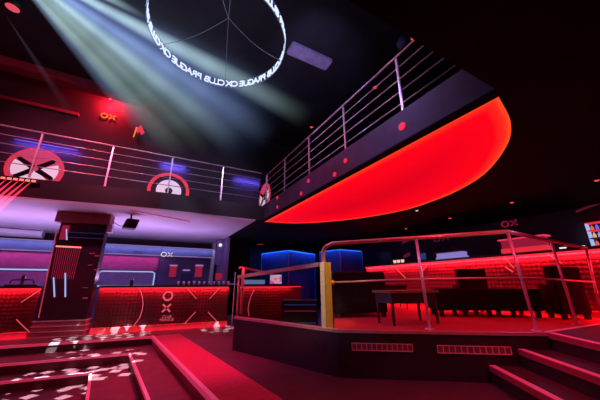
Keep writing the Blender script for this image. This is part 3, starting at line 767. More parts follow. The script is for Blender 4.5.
for x0, x1 in ((170.5, 175.5), (196, 201.5)):
    a = kp(x0, 264.5, YBK - .08); c = kp(x1, 277, YBK - .08)
    MB().abox((a.x, YBK - .10, c.z), (c.x, YBK - .052, a.z)).build('red_light', E['darkred'], cc)
    MB().abox((a.x - .02, YBK - .13, a.z - .06), (c.x + .02, YBK - .09, a.z - .01)).build('lamp', E['lilac'], cc)
a = kp(183, 269.5, YBK - .1); c = kp(190, 271, YBK - .1)
MB().abox((a.x, YBK - .12, c.z), (c.x, YBK - .09, a.z)).build('lamp', E['lilac'], cc)
MB().abox((kp(181, 270, YBK).x, YBK - .09, 1.0), (kp(193, 270, YBK).x, YBK - .052, 1.42)).build('niche', M['bluebox'], cc)
MB().abox((xc - .02, YBK - .46, 0.0), (xc + .06, YBK - .05, H - .02)).build('end_panel', M['white'], cc)

# --- things on the counters
def glass_mesh(p, h=0.10, r=0.03):
    return MB().lathe(p, [(r * .75, 0), (r, h * .5), (r * 1.1, h), (r * .98, h), (r * .85, 0.012)], 10)
zt = 1.0105
g0 = None
words = ['first', 'second', 'third', 'fourth', 'fifth', 'sixth', 'seventh', 'eighth', 'ninth', 'tenth', 'eleventh']
for i in range(11):
    q = B(1.45 + 0.13 * i, -0.32, zt)
    if g0 is None: o = g0 = glass_mesh(q).build('drinking_glass', M['glassy'])
    else: o = g0.copy(); COL.objects.link(o); o.location = q
    tag(o, 'pale drinking glass on the bar counter, %s from the pillar in the row' % words[i], 'glass', 'glasses in a row on the bar counter')
def bottle(p, h, r, m, label, group=None, name='bottle'):
    t = empty(name, p, label, 'bottle', group)
    MB().lathe(p, [(r, 0), (r, h * .55), (r * .85, h * .66), (r * .35, h * .76), (r * .33, h * .94)], 12).build('body', m, t)
    MB().lathe(V(p) + V((0, 0, h * .94)), [(r * .38, 0), (r * .38, h * .06)], 10).build('cap', M['plastic'], t)
    return t
p = on_plane(22.5, 281, B(0, -0.3, 0), gn); p.z = zt
t = empty('beer_tap', p, 'dark beer tap tower with side taps on the counter left of the pillar', 'beer tap')
MB().lathe(p, [(.05, 0), (.05, .02), (.03, .03), (.03, .16), (.04, .18), (.02, .24)], 14).build('tower', M['plastic'], t)
MB().abox((p.x - .26, p.y - .05, p.z), (p.x + .26, p.y + .05, p.z + .03)).build('drip_tray', M['plastic'], t)
for s in (-1, 1):
    MB().tube([p + V((0, 0, .13)), p + V((s * .16, 0, .13)), p + V((s * .19, 0, .10)), p + V((s * .19, 0, .05))], .014, 8).build('spout', M['plastic'], t)
p = on_plane(132, 281, B(0, -0.3, 0), gn); p.z = zt
bottle(p, 0.2, 0.035, M['plastic'], 'small dark bottle on the counter in front of the blue lit niche')

# doorway zone right of the bar: dark cupboard, red box, violet wall patch, white exit lamp, slim pole
zz = on_y(221, 244.5, 9.9)
struct(MB().abox((2.42, 10.2, 0.0), (3.35, 10.32, H)), 'wall_recess', M['black'], 'dark recess wall beyond the bar', 'wall')
a, c = on_y(217, 241.0, 10.19), on_y(227.3, 265, 10.19)
MB().abox((a.x, 10.16, c.z), (c.x, 10.198, H - .02)).build('wall_panel', M['violet'], label='violet wall panel under the ceiling beside the bar niche', cat='panel')
a, c = on_y(216, 273, 10.12), on_y(225.5, 279.5, 10.12)
t = MB().abox((a.x, 10.12, c.z), (c.x, 10.19, a.z)).build('wall_box', E['darkred'], label='small red glowing box on the dark wall by the bar end', cat='box')
p = on_y(220.5, 245, 10.1)
t = empty('wall_lamp', p, 'tiny white lamp high on the violet panel', 'lamp')
MB().disc(p + V((0, .03, 0)), (0, -1, 0), 0.06, 0.04, 14).build('lens', E['white'], t); MB().abox((p.x - .04, p.y + .03, p.z - .04), (p.x + .04, 10.16, p.z + .04)).build('housing', M['plastic'], t)
q = B(2.86, 0.05, 0); a = on_plane(233.3, 264, q, gn)
MB().tube([V((q.x, q.y, 0)), V((q.x, q.y, 1.35))], 0.012, 8).build('barrier_pole', M['steel'], label='slim pole standing in the gap at the end of the bar', cat='pole')
MB().tube([B(UR1 + 0.0, -0.1, 1.03), B(UX0, -.1, 1.03)], 0.012, 8).build('barrier_rail', M['steel'], label='thin bar joining the two bar counters across the gap', cat='rail')

# behind the stage rail: till screen, colourful monitor, crates
p = bp(249, 284, -0.25); p.z = zt
t = empty('monitor', p, 'wide low monitor glowing blue on the far bar counter', 'monitor')
MB().box(B(3.18, -.25, zt + .02), g1 * 0.62, -gn * .03, (0, 0, 0.12)).build('screen', E['screen'], t)
MB().box(B(3.4, -.27, zt), g1 * 0.2, -gn * .1, (0, 0, 0.03)).build('stand', M['plastic'], t)
def logo_screen():
    m = bpy.data.materials.new('colour_screen'); m.use_nodes = True; nt = m.node_tree; b = nt.nodes['Principled BSDF']
    tc = nt.nodes.new('ShaderNodeTexCoord'); n = nt.nodes.new('ShaderNodeTexNoise'); n.inputs['Scale'].default_value = 9; n.inputs['Detail'].default_value = 1
    nt.links.new(tc.outputs['Object'], n.inputs['Vector']); r = nt.nodes.new('ShaderNodeValToRGB'); e = r.color_ramp.elements
    e[0].position = .35; e[0].color = (.8, .02, .2, 1); e[1].position = .66; e[1].color = (.55, .65, 1, 1)
    for p_, c_ in ((.43, (.25, .05, .7, 1)), (.5, (.9, .5, .05, 1)), (.56, (.1, .35, .7, 1))):
        x = e.new(p_); x.color = c_
    nt.links.new(n.outputs['Fac'], r.inputs['Fac']); nt.links.new(r.outputs['Color'], b.inputs['Emission Color']); b.inputs['Emission Strength'].default_value = .7
    m.cycles.emission_sampling = 'NONE'; return m
t = empty('monitor', B(4.15, -.3, zt), 'upright monitor with a colourful picture on the far bar counter', 'monitor')
MB().box(B(3.98, -.3, zt + .03), g1 * 0.36, -gn * .03, (0, 0, 0.26)).build('screen', logo_screen(), t)
MB().box(B(4.08, -.32, zt), g1 * 0.16, -gn * .1, (0, 0, 0.03)).build('stand', M['plastic'], t)
# dark fridge with lit shelves
t = empty('bottle_fridge', V((3.05, 5.7, 0)), 'low black bottle fridge with bluish lit shelf edges behind the stage rail', 'fridge')
fa, fb = V((2.72, 5.85, 0)), V((3.42, 5.45, 0)); fd = (fb - fa).normalized(); fn = V((fd.y, -fd.x, 0)); FL = (fb - fa).length
MB().box(fa, fd * FL, -fn * .5, (0, 0, .66)).build('housing', M['plastic'], t)
for k, z in enumerate((.21, .45, .58)):
    MB().box(fa + fd * .05 + fn * .005 + V((0, 0, z)), fd * (FL - .1), fn * .012, (0, 0, .010)).build('shelf_edge', E['dimblue'] if k != 1 else E['darkred'], t)
MB().box(fa + V((0, 0, .66)), fd * FL, -fn * .5, (0, 0, .015)).build('worktop', M['plastic'], t)

# ------------------------------------------------------------------ blue lit booths at the back
def booth(c, l, r, ztop, zb, label, ribs=0):
    """c front corner, l / r end points of its two visible sides (plan)"""
    c, l, r = V(c), V(l), V(r)
    t = empty('booth_partition', V((c.x, c.y, zb)), label, 'booth', 'blue lit booths')
    for q in (l, r):
        d = (q - c); L = d.length; d.normalize(); n_ = V((-d.y, d.x, 0))
        if n_.y < 0: n_ = -n_
        MB().box(V((c.x, c.y, zb)), d * L, n_ * .06, (0, 0, ztop - zb)).build('side_panel', M['bluebox'], t)
        MB().box(V((c.x, c.y, ztop)) - n_ * .008, d * L, n_ * .03, (0, 0, .03)).build('light_strip', E['blue'], t)
        if ribs and q is r:
            for k in range(ribs):
                s = L * (k + .5) / ribs
                MB().box(V((c.x, c.y, ztop - .6)) + d * (s - .03) - n_ * .035, d * .06, n_ * .03, (0, 0, .58)).build('rib', M['bluebox'], t)
    for q in (c, l, r):
        MB().box(V((q.x - .015, q.y - .03, zb)), (.03, 0, 0), (0, .03, 0), (0, 0, ztop - zb)).build('corner_post', M['violet'], t)
    return t
booth((5.95, 7.92, 0), (5.75, 8.95, 0), (7.05, 8.02, 0), 2.2, PZ, 'smaller blue lit booth behind the brass post, seen at its corner')
booth((4.42, 9.0, 0), (3.98, 10.6, 0), (6.0, 9.75, 0), 2.2, 0.0, 'larger blue lit booth with a ribbed side, left of the brass post', ribs=15)
area_along('booth_light', (4.3, 8.92, 2.3), (3.86, 10.6, 2.3), (0.35, .1, -1), .05, (.02, .15, 1), 13)
area_along('booth_light', (4.5, 8.92, 2.28), (6.2, 9.7, 2.28), (-.1, .3, -1), .05, (.02, .15, 1), 9)
area_along('booth_light', (4.5, 8.85, 2.3), (6.1, 9.6, 2.3), (.3, .5, -1), .04, (.04, .2, 1), 9)
area_along('booth_light', (5.95, 7.8, 2.28), (7.05, 7.9, 2.28), (0.0, .3, -1), .05, (.02, .15, 1), 4.5)
area_along('booth_light', (5.75, 7.8, 2.28), (5.6, 8.9, 2.28), (.3, 0, -1), .05, (.02, .15, 1), 4.5)

# ------------------------------------------------------------------ long red bar on the right
X2 = 6.25; Z2 = 1.6
t = barS = empty('bar_counter', V((X2 + .3, 4.2, PZ)), 'long bright red studded bar counter along the right side of the stage', 'bar')
Y0, Y1 = 0.95, 7.0
MB().abox((X2 + .06, Y0, PZ), (X2 + .12, Y1, Z2 - .045)).build('front_panel', M['quilt'], t)
MB().abox((X2, Y0, Z2 - .045), (X2 + .6, Y1, Z2)).build('counter_top', M['counter'], t)
MB().abox((X2 - .01, Y0, PZ + .0), (X2 + .06, Y1, PZ + .10)).build('plinth', M['plinth'], t)
MB().abox((X2 + .02, Y0, Z2 - .065), (X2 + .06, Y1, Z2 - .047)).build('light_strip', E['red'], t)
def xp(px, py, x=X2 + .045): return on_x(px, py, x)
for L in ([(396.5, 269), (407, 279.5)], [(427, 265.5), (422, 271.5)], [(503.5, 256.5), (514, 268)], [(545, 252), (552.5, 257.5), (561, 263)], [(505.5, 267), (513, 272)]):
    MB().tube([xp(*q) for q in L], .010, 6).build('neon_line', E['redhot'], t)
MB().tube([xp(379, 266.5, X2 - .005), xp(384, 266.5, X2 - .005), xp(387, 270, X2 - .005)], .02, 6).build('edge_line', E['red'], t)
area_along('bar_strip_light', (X2 + .015, Y0, Z2 - .075), (X2 + .015, Y1, Z2 - .075), (.3, 0, -1), .03, (1, .015, .03), 215)
area_along('floor_glow', (X2 - .02, Y0, PZ + .35), (X2 - .02, Y1, PZ + .35), (-.55, 0, -.6), .05, (1, .008, .02), 48)
area_along('floor_glow', (X2 - .4, Y0 + .5, PZ + .55), (X2 - .4, Y1, PZ + .55), (1, 0, -.5), .05, (1, .015, .03), 4)
# items on it
def item_y(px, x): return on_x(px, 250, x)
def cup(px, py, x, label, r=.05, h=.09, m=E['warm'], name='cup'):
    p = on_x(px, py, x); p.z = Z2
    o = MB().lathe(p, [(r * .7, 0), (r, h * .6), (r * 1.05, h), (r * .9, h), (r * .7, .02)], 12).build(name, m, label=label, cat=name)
    return o
for k, px in enumerate((395.3, 399, 403)):
    cup(px, 266 - k * .8, X2 + .2, ['bright cup on the far end of the red bar, first from the stage post', 'bright cup on the far end of the red bar, between two others', 'bright cup on the far end of the red bar, nearest to the dark monitor'][k], .045, .10)
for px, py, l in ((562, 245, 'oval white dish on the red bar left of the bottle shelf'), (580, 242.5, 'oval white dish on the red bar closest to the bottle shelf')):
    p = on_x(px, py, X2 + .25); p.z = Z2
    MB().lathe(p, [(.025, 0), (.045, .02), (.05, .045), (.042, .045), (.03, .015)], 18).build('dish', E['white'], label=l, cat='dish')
def case(px0, py0, px1, py1, x, h, m, label):
    a, c = on_x(px0, py0, x), on_x(px1, py1, x)
    lo, hi = min(a.y, c.y), max(a.y, c.y)
    t = empty('display_case', V((x + .1, (lo + hi) / 2, Z2)), label, 'display case')
    MB().abox((x, lo, Z2 + .0), (x + .22, hi, Z2 + h * .42)).build('base', m[0], t)
    MB().abox((x + .02, lo + .02, Z2 + h * .42), (x + .2, hi - .02, Z2 + h)).build('lit_front', m[1], t)
    MB().abox((x - .02, lo - .02, Z2 + h), (x + .24, hi + .02, Z2 + h + .025)).build('lid', m[2], t)
    return t
case(435.5, 256, 463, 253, X2 + .28, .17, (E['palebox'], E['palebox'], M['violet']), 'pale violet lit display case on the red bar')
case(500, 246, 545, 240, X2 + .30, .30, (E['discred'], E['darkred'], E['redbox']), 'red glowing display case on the red bar near the railing corner')
def screen(px, py, x, wy, h, m, label, z0=None):
    p = on_x(px, py, x)
    t = empty('monitor', V((x, p.y, Z2)), label, 'monitor')
    MB().abox((x, p.y - wy / 2, Z2 + .06), (x + .03, p.y + wy / 2, Z2 + .06 + h)).build('screen', m, t)
    MB().abox((x - .03, p.y - .06, Z2), (x + .07, p.y + .06, Z2 + .06)).build('stand', M['plastic'], t)
screen(421.5, 255, X2 + .3, .22, .17, E['dimblue'], 'small dark violet monitor on the red bar behind the middle railing post')
screen(386, 258, X2 + .35, .5, .34, M['plastic'], 'dark monitor at the far end of the red bar')
p = on_y(378.5, 262, 8.7)
MB().abox((p.x - .13, 8.68, PZ), (p.x + .13, 8.76, 2.05)).build('wall_banner', M['violet'], label='narrow violet banner beyond the far end of the red bar', cat='banner')
# bottle shelf on the right wall
sx = 8.12
a, c = on_x(585, 223, sx), on_x(606, 246, sx)
ylo, yhi = a.y - .62, a.y
zlo, zhi = on_x(588, 247, sx).z, on_x(585, 224, sx).z
t = empty('bottle_shelf', V((sx, (ylo + yhi) / 2, zlo)), 'lit wall shelf full of colourful bottles at the right edge', 'shelf')
MB().abox((sx + .12, ylo, zlo), (8.29, yhi, zhi)).build('back_panel', M['black'], t)
for k in range(4):
    z = zlo + (zhi - zlo) * k / 3
    MB().abox((sx - .06, ylo, z - .012), (sx + .12, yhi, z + .012)).build('shelf_board', E['discred'] if k in (2, 3) else M['violet'], t)
MB().abox((sx - .06, yhi - .018, zlo), (sx + .12, yhi, zhi)).build('side_panel', E['paleblue'], t)
bcols = [emit('bottle_glow_%d' % i, c_, .9) for i, c_ in enumerate([(.9, .12, .1), (.85, .7, .75), (.2, .12, .8), (.9, .4, .2), (.7, .2, .5), (.25, .35, .9)])]
hb = (zhi - zlo) / 3
rowl = ['bottom', 'middle', 'top']; ordn = ['first', 'second', 'third', 'fourth', 'fifth', 'sixth', 'seventh']
for r in range(3):
    for k in range(7):
        y = yhi - .075 - k * .075
        if y < ylo + .05: continue
        p = V((sx + .03, y, zlo + hb * r + .0125))
        bottle(p, hb * random.uniform(.66, .84), .026, bcols[(k * 2 + r * 3 + (k // 2)) % 6], '%s bottle from the pale end, %s row of the lit wall shelf' % (ordn[k], rowl[r]), 'bottles on the lit wall shelf')
# signs on the right wall
p = on_x(509.5, 223.5, 8.29)
ox(MB(), p, (0, -1, 0), (0, 0, 1), .165, .13).build('wall_sign', E['darkred'], label='dim red OX sign high on the right wall above the railing corner', cat='sign')
p = on_x(441, 237.5, 8.29)
ox(MB(), p, (0, -1, 0), (0, 0, 1), .24, .10).build('wall_sign', emit('dim_sign', (.22, .02, .04), .5), label='faint OX sign on the right wall far behind the red bar', cat='sign')  # reflection of the OX sign, built as dim glowing letters
p = on_x(588, 208.5, 8.28)
MB().box(p + V((0, .2, -.05)), (0, -.4, .1), (-.02, 0, 0), (0, 0, .05)).build('wall_sign', emit('dim_pink_strip', (.14, .01, .03), .5), label='dim slanted pink strip sign on the right wall above the bottle shelf', cat='sign')
for px, py, l, s in ((402.5, 244, 'upper small dim red wall sign beyond the red bar', .18), (404, 258.5, 'lower small dim red wall sign beyond the red bar', .15)):
    p = on_x(px, py, 8.28); MB().box(p, (0, -s * 2, 0.08), (-.02, 0, 0), (0, 0, s * .8)).build('wall_sign', emit('dim_sign_b', (.16, .01, .03), .5), label=l, cat='sign')

# ------------------------------------------------------------------ stage railing
def post_x(base, top, m, t, r=0.018):
    o = MB().tube([base, top], r, 12).build('post', m, t)
    MB().lathe(base, [(.055, 0), (.055, .012)], 16).build('base_plate', m, o)
b1 = on_z(430, 329.5, PZ); b2 = on_z(537, 331.5, PZ); b3 = on_z(577, 325, PZ); b4 = V((6.02, 1.62, PZ))
zt2 = 1.6
gp = on_z(330, 327.5, PZ)
t = empty('stage_railing', gp, 'stage railing with a thick brass corner post and pink lit tubes', 'railing')
# thick post
gd = e1; gnm = e2
pw = .085
MB().box(gp - e1 * .045 - e2 * .05, e1 * pw, e2 * .10, (0, 0, .81)).build('thick_post', M['brass'], t, bevel=.006, label='thick square brass post')
MB().box(gp - e1 * .105 - e2 * .05, e1 * .056, e2 * .10, (0, 0, .81)).build('post_side', M['steel'], t, label='pale steel side plate of the brass post')  # blue-white lit side of the post, built as a paler plate
# tube rising from it and turning into the top rail
s0 = gp + V((0, 0, .81)) - e1 * .06
top0 = V((s0.x, s0.y, 1.56))
c1 = on_plane(416, 238, b1, _fh); c2 = on_plane(507.5, 231.5, b2, _fh); c3 = on_plane(551, 241, b3, _fh)
dr = (c1 - top0).normalized()
pts = [s0, V((s0.x, s0.y, 1.44))]
for k in range(1, 7):
    q = k / 7 * pi / 2; pts.append(V((s0.x, s0.y, 1.44)) + V((0, 0, .10 * sin(q))) + dr * (.10 * (1 - cos(q))))
pts += [top0 + dr * .13, c1, c2]
MB().tube(pts, .026, 12).build('top_rail', M['grail'], t)
dR = (V((b3.x, b3.y, 0)) - V((b2.x, b2.y, 0)))
b4 = V((b3.x, b3.y, PZ)) + dR * .83
c4_ = on_plane(586, 248, b4, _fh)
MB().tube([c2, c3, c4_], .026, 12).build('top_rail', M['steel'], t)
for bb, tt_ in ((b1, c1), (b2, c2), (b3, c3), (b4, c4_)): post_x(bb, tt_, M['steel'], t)
m1 = [V((gp.x, gp.y, 1.05)) + e1 * .05, b1.lerp(c1, .53), b2.lerp(c2, .515)]
MB().tube(m1, .011, 10).build('mid_rail', M['grail'], t)
MB().tube([b2.lerp(c2, .515), b3.lerp(c3, .515), b4.lerp(c4_, .515)], .011, 10).build('mid_rail', M['steel'], t)
MB().tube([V((gp.x, gp.y, 1.05)) + e1 * .02, V((gp.x, gp.y, 1.05)) + e1 * .075], .03, 12).build('rail_boss', M['brass'], t)
# left arm of the railing
lb = V((1.44, 4.95, PZ)); lt = V((1.44, 4.95, 1.16))
gt = gp + V((0, 0, .79)) - e1 * .115 - e2 * .055
t2 = empty('stage_railing', lb, 'short sloping flat handrail left of the brass post', 'railing')
dl = (gt - lt); dln = V((-dl.y, dl.x, 0)).normalized()
MB().box(lt - dln * .035 - V((0, 0, .03)), dl, dln * .07, (0, 0, .055)).build('handrail', M['grail'], t2)
MB().tube([lb, lt], .018, 10).build('post', M['steel'], t2)
u1, u0_ = on_plane(243.5, 268, lb + V((0, .35, 0)), V((0, 1, 0))), None
q0 = V((u1.x, u1.y, PZ))
t3 = empty('stage_railing', q0, 'far short handrail rising behind the sloping one', 'railing')
MB().tube([q0, u1], .03, 10).build('post', M['grail'], t3)
q1 = u1 + V((1.2, 1.6, -.02)); MB().tube([u1 + V((-.09, -.02, 0)), u1, q1], .022, 10).build('handrail', M['grail'], t3)

# vents on the stage front
def riser_vent(px0, py0, px1, py1, label):
    fo = ST(0, -3.58 + .001, 0)
    a = on_plane(px0, py0, fo, e2); c = on_plane(px1, py1, fo, e2)
    L = (c - a).dot(e1); z1 = a.z; h = .075 * 1.1
    t = empty('floor_vent', V((a.x + c.x, a.y + c.y, 0)) / 2 + V((0, 0, z1 - h)), label, 'vent', 'vents in the stage front')
    o = V((a.x, a.y, z1 - h))
    mb = MB(); tk = e2 * .012; f_ = .008
    mb.box(o, e1 * L, tk, (0, 0, f_)).box(o + V((0, 0, h - f_)), e1 * L, tk, (0, 0, f_)).box(o, e1 * f_, tk, (0, 0, h)).box(o + e1 * (L - f_), e1 * f_, tk, (0, 0, h))
    mb.build('frame', M['vent'], t)
    MB().box(o, e1 * L, e2 * .003, (0, 0, h)).build('back_plate', M['capital'], t)
    n = 12
    for k in range(1, n): MB().box(o + e1 * (L * k / n - .0045), e1 * .009, e2 * .010, (0, 0, h)).build('slat', M['vent'], t)
riser_vent(351.5, 342.6, 412.5, 345.5, 'pinkish slatted air vent in the stage front, the one nearer the brass post')
riser_vent(436.5, 345.0, 510.5, 347.5, 'pinkish slatted air vent in the stage front, the one nearer the stairs')

# ------------------------------------------------------------------ lounge furniture on the stage
def armchair(c, d, wdt, dep, hb_, label, back_in=True):
    """c: middle of the back's foot line; d: unit direction along the back (to its right as the camera sees it); the seat opens away"""
    c, d = V(c), V(d).normalized(); n_ = V((-d.y, d.x, 0))
    if n_.dot(_fh) < 0: n_ = -n_
    t = empty('armchair', c, label, 'armchair', 'black lounge armchairs')
    up = V((0, 0, 1)); lg = .07
    MB().box(c - d * wdt / 2 + up * lg, d * wdt, n_ * .16, up * (hb_ - lg)).build('backrest', M['leather'], t, bevel=.03)
    MB().box(c - d * (wdt / 2 - .14) + n_ * .16 + up * lg, d * (wdt - .28), n_ * (dep - .16), up * .30).build('seat', M['leather'], t, bevel=.03)
    for s in (-1, 1):
        MB().box(c + d * (s * (wdt / 2 - .07) - .07) + n_ * .16 + up * lg, d * .14, n_ * (dep - .16), up * .45).build('armrest', M['leather'], t, bevel=.025)
        for q in (.02, dep - .08): MB().box(c + d * (s * (wdt / 2 - .06) - .03) + n_ * q, d * .06, n_ * .06, up * lg).build('leg', M['darkwood'], t)
    return t
A1, A2 = on_z(336, 318.5, PZ), on_z(389, 317, PZ)
dA = (A2 - A1); dA.z = 0
armchair((A1 + A2) / 2, dA, dA.length, .85, .73, 'black leather armchair beside the brass post, its back to the stage edge')
C1, C2 = on_z(561, 321, PZ), on_z(598, 318.8, PZ)
dC = C2 - C1; dC.z = 0
armchair((C1 + C2) / 2, V((.86, -.51, 0)), .46, .34, .79, 'tall black armchair at the right behind the railing corner')
def sofa(c, d, wdt, dep, hb_, label, nleg=4):
    c, d = V(c), V(d).normalized(); n_ = V((-d.y, d.x, 0))
    if n_.dot(_fh) < 0: n_ = -n_
    t = empty('sofa', c, label, 'sofa'); up = V((0, 0, 1)); lg = .10
    MB().box(c - d * wdt / 2 + up * lg, d * wdt, n_ * .15, up * (hb_ - lg)).build('backrest', M['leather'], t, bevel=.03)
    for k in range(2):
        MB().box(c - d * (wdt / 2 - wdt / 2 * k - .01) + n_ * .15 + up * lg, d * (wdt / 2 - .02), n_ * (dep - .15), up * .24).build('seat_cushion', M['leather'], t, bevel=.03)
    for k in range(nleg):
        for q in (.03, dep - .10): MB().box(c + d * (-wdt / 2 + .06 + (wdt - .18) * k / (nleg - 1)) + n_ * q, d * .06, n_ * .06, up * lg).build('leg', M['darkwood'], t)
    return t
S1_, S2_ = on_z(440, 318, PZ), on_z(500, 320, PZ)
B1_, B2_ = on_z(438, 317, PZ), on_z(548, 318, PZ)
dB = B2_ - B1_; dB.z = 0
sofa((B1_ + B2_) / 2, dB, dB.length, .55, .45, 'long low black sofa across the middle of the stage', 5)
def table(c, d, wdt, dep, h, label, top=M['tabletop']):
    c, d = V(c), V(d).normalized(); n_ = V((-d.y, d.x, 0))
    if n_.dot(_fh) < 0: n_ = -n_
    t = empty('lounge_table', c, label, 'table', 'low lounge tables'); up = V((0, 0, 1))
    MB().box(c - d * wdt / 2 - n_ * dep / 2 + up * (h - .035), d * wdt, n_ * dep, up * .035).build('tabletop', top, t, bevel=.004)
    MB().box(c - d * (wdt / 2 - .03) - n_ * (dep / 2 - .03) + up * (h - .17), d * (wdt - .06), n_ * (dep - .06), up * .134).build('apron', M['darkwood'], t)
    for a in (-1, 1):
        for b in (-1, 1):
            p = c + d * (a * (wdt / 2 - .05)) + n_ * (b * (dep / 2 - .05))
            MB().tube([p, p + up * (h - .16)], [.017, .024], 8).build('leg', M['darkwood'], t)
T1 = on_z(394.5, 326, PZ); T2 = on_z(428, 324, PZ)
dT = T2 - T1; dT.z = 0; dT.normalize(); nT = V((-dT.y, dT.x, 0))
if nT.dot(_fh) < 0: nT = -nT
table(T1 + dT * .36 + nT * .17, dT, .82, .44, .44, 'low black table with a brown top between the brass post and the sofa')
T3 = on_z(452, 308, PZ)
table(V((5.0, 4.9, PZ)), V((.8, -.6, 0)), .8, .8, .5, 'dark low table in front of the red bar', M['darkwood'])
p = on_z(471, 268.5, 1.31)
armchair(V((p.x, p.y, PZ)), V((.80, -.60, 0)),   .52, .38, .81, 'black armchair behind the long low sofa, in front of the red bar')

# chairs up on the right gallery (thin metal frames)
for i, (px, py) in enumerate(((375, 119), (418, 83))):
    p = on_x(px, py, 3.15); p.z = HT
    t = empty('metal_chair', p, ['metal framed chair on the right gallery behind the middle railing posts', 'metal framed chair on the right gallery near the railing end'][i], 'chair', 'metal chairs on the right gallery')
    u = V((0, 1, 0)); up = V((0, 0, 1)); fr = mat('chair_frame_%d' % i, (.25, .35, .6), .4, .3)
    MB().tube([p - u * .2, p - u * .2 + up * .48, p + u * .2 + up * .48, p + u * .2], .014, 8).build('back_frame', fr, t)
    MB().abox((p.x, p.y - .2, p.z + .27), (p.x + .38, p.y + .2, p.z + .30)).build('seat', M['plastic'], t)
    MB().tube([p - u * .2 + V((.38, 0, 0)), p - u * .2 + V((.38, 0, .28)), p + u * .2 + V((.38, 0, .28)), p + u * .2 + V((.38, 0, 0))], .014, 8).build('front_frame', fr, t)

# LED bar on the left gallery edge with its red rays as glowing cones
p1 = on_y(38, 182.3, yl(-2.1) - .03); p0 = on_y(-60, 174.5, yl(-2.8) - .03)
p1 = V((p1.x, yl(p1.x) - .10, p1.z)); ax = V((-1, .12, 0)).normalized()
t = empty('led_bar', p1, 'row of bright red lamps on the left gallery edge', 'light bar')
MB().box(p1 + V((.03, 0.005, -.035)), ax * .80, (0, .035, 0), (0, 0, .07)).build('housing', M['plastic'], t)
RAY = beam_mat('red_ray', (1.0, 0.03, 0.10), 26.0, 1.0, 0.2)
for k in range(8):
    c = p1 + ax * (.05 + .092 * k)
    MB().box(c - ax * .03 + V((0, -.02, -.02)), ax * .06, (0, .02, 0), (0, 0, .035)).build('lamp', E['ledrow'], t)
for k in range(8):
    c = p1 + ax * (.05 + .092 * k)
    beam(c + V((0, -.05, 0)), c + V((-.50, -.25, -1.15)), .085, RAY, 'red ray streaming down from the lamp row on the gallery edge', 'red rays under the lamp row')
# thin lilac line under the left gallery edge
a, c = on_z(130, 210, H - .016), on_z(190, 221.5, H - .016)
MB().tube([a, c], .012, 6).build('tube_wall_lamp', E['dimpink'], label='thin pink light line on the bar ceiling right of the loudspeaker', cat='light tube')
p = on_z(260.5, 244.5, H - .02)
MB().box(p + V((-.12, 0, 0)), (.24, 0, 0), (0, .08, 0), (0, 0, .018)).build('ceiling_spotlight', E['darkred'], label='dim red flat lamp on the ceiling left of the large blue booth', cat='lamp')

# ------------------------------------------------------------------ lights
RED = (1.0, 0.015, 0.06); PINK = (1.0, 0.05, 0.22); LIL = (0.60, 0.28, 1.0)
for a_, b_ in LATE: area_along('violet_wall_wash', a_, b_, (0, 1, -.3), .03, (.16, .10, 1.0), 9)
# bar niche: lilac up-light on its ceiling, pink and blue light on the cabinets
area_along('bar_ceiling_wash', B(-4.5, -1.2, 1.25), B(2.6, -1.2, 1.25), (0, -.15, 1), .3, (0.62, 0.40, 1.0), 85)
area_along('bar_ceiling_wash', B(-4.5, -0.5, 1.2), B(1.2, -0.5, 1.2), (0, -.45, 1), .2, (0.85, 0.40, 0.9), 45)
area_along('cabinet_wash', (-4.6, 11.0, 2.3), (2.1, 11.0, 2.3), (0, .6, -1), .1, (0.45, 0.48, 1.0), 15)
area_along('cabinet_pink', (-4.6, 11.25, 2.0), (0.5, 11.25, 2.0), (0, .45, -1), .05, (1.0, 0.18, 0.65), 7)
# dance floor, ledge and pit
area('floor_wash', (0.7, 3.9, 5.9), (0.02, 0.1, -1), 2.0, 3.0, (1.0, .02, .12), 13, 80)
spot('ledge_spot', (1.2, 5.2, 5.8), (0.75, 4.9, 0), (1.0, .015, .13), 1250, 34, .8, .2)
spot('pit_red', (.9, 4.2, 4.5), (.1, 5.0, -.1), (1.0, .01, .10), 150, 22, .9, .2)
spot('pit_spot', (-1.5, 4.0, 5.8), (-0.6, 5.4, 0), (1.0, .012, .10), 120, 44, .8, .2)
spot('bar_floor_spot', (-0.4, 5.9, 5.4), (-1.0, 7.3, 0), (1.0, .04, .14), 28, 50, .8, .2)
# stage and stairs, with unseen spots added to tint rails, post and parapet
area('stage_wash', (4.4, 3.4, 2.55), (0, 0, -1), 2.4, 2.4, (1.0, .01, .03), 8, 150)
area('stair_wash', (3.1, 0.7, 2.5), (.15, .35, -1), .6, .6, (1.0, .02, .14), 15, 140)
spot('stage_front_fill', (1.6, .6, 1.9), (3.0, 2.2, .28), (1.0, .28, .28), 20, 60, .9, .1)
spot('parapet_violet', (-1.2, 3.2, 2.2), (1.7, 4.0, .2), (.8, .10, .7), 100, 40, .9, .1)
spot('rail_blue', (6.6, 3.2, 2.45), (4.9, 1.6, 1.6), (.15, .3, 1), 45, 50, .8, .1)
spot('brass_spot', (1.7, 0.9, 2.3), (2.15, 3.0, 1.0), (1.0, .58, .10), 230, 22, .6, .05)
spot('rail_spot', (3.6, -.3, 2.3), (3.4, 2.2, 1.7), (1.0, .45, .50), 34, 50, .8, .05)
spot('post_blue', (-.6, 2.6, 2.2), (2.05, 3.1, .9), (.35, .38, 1.0), 90, 22, .6, .05)
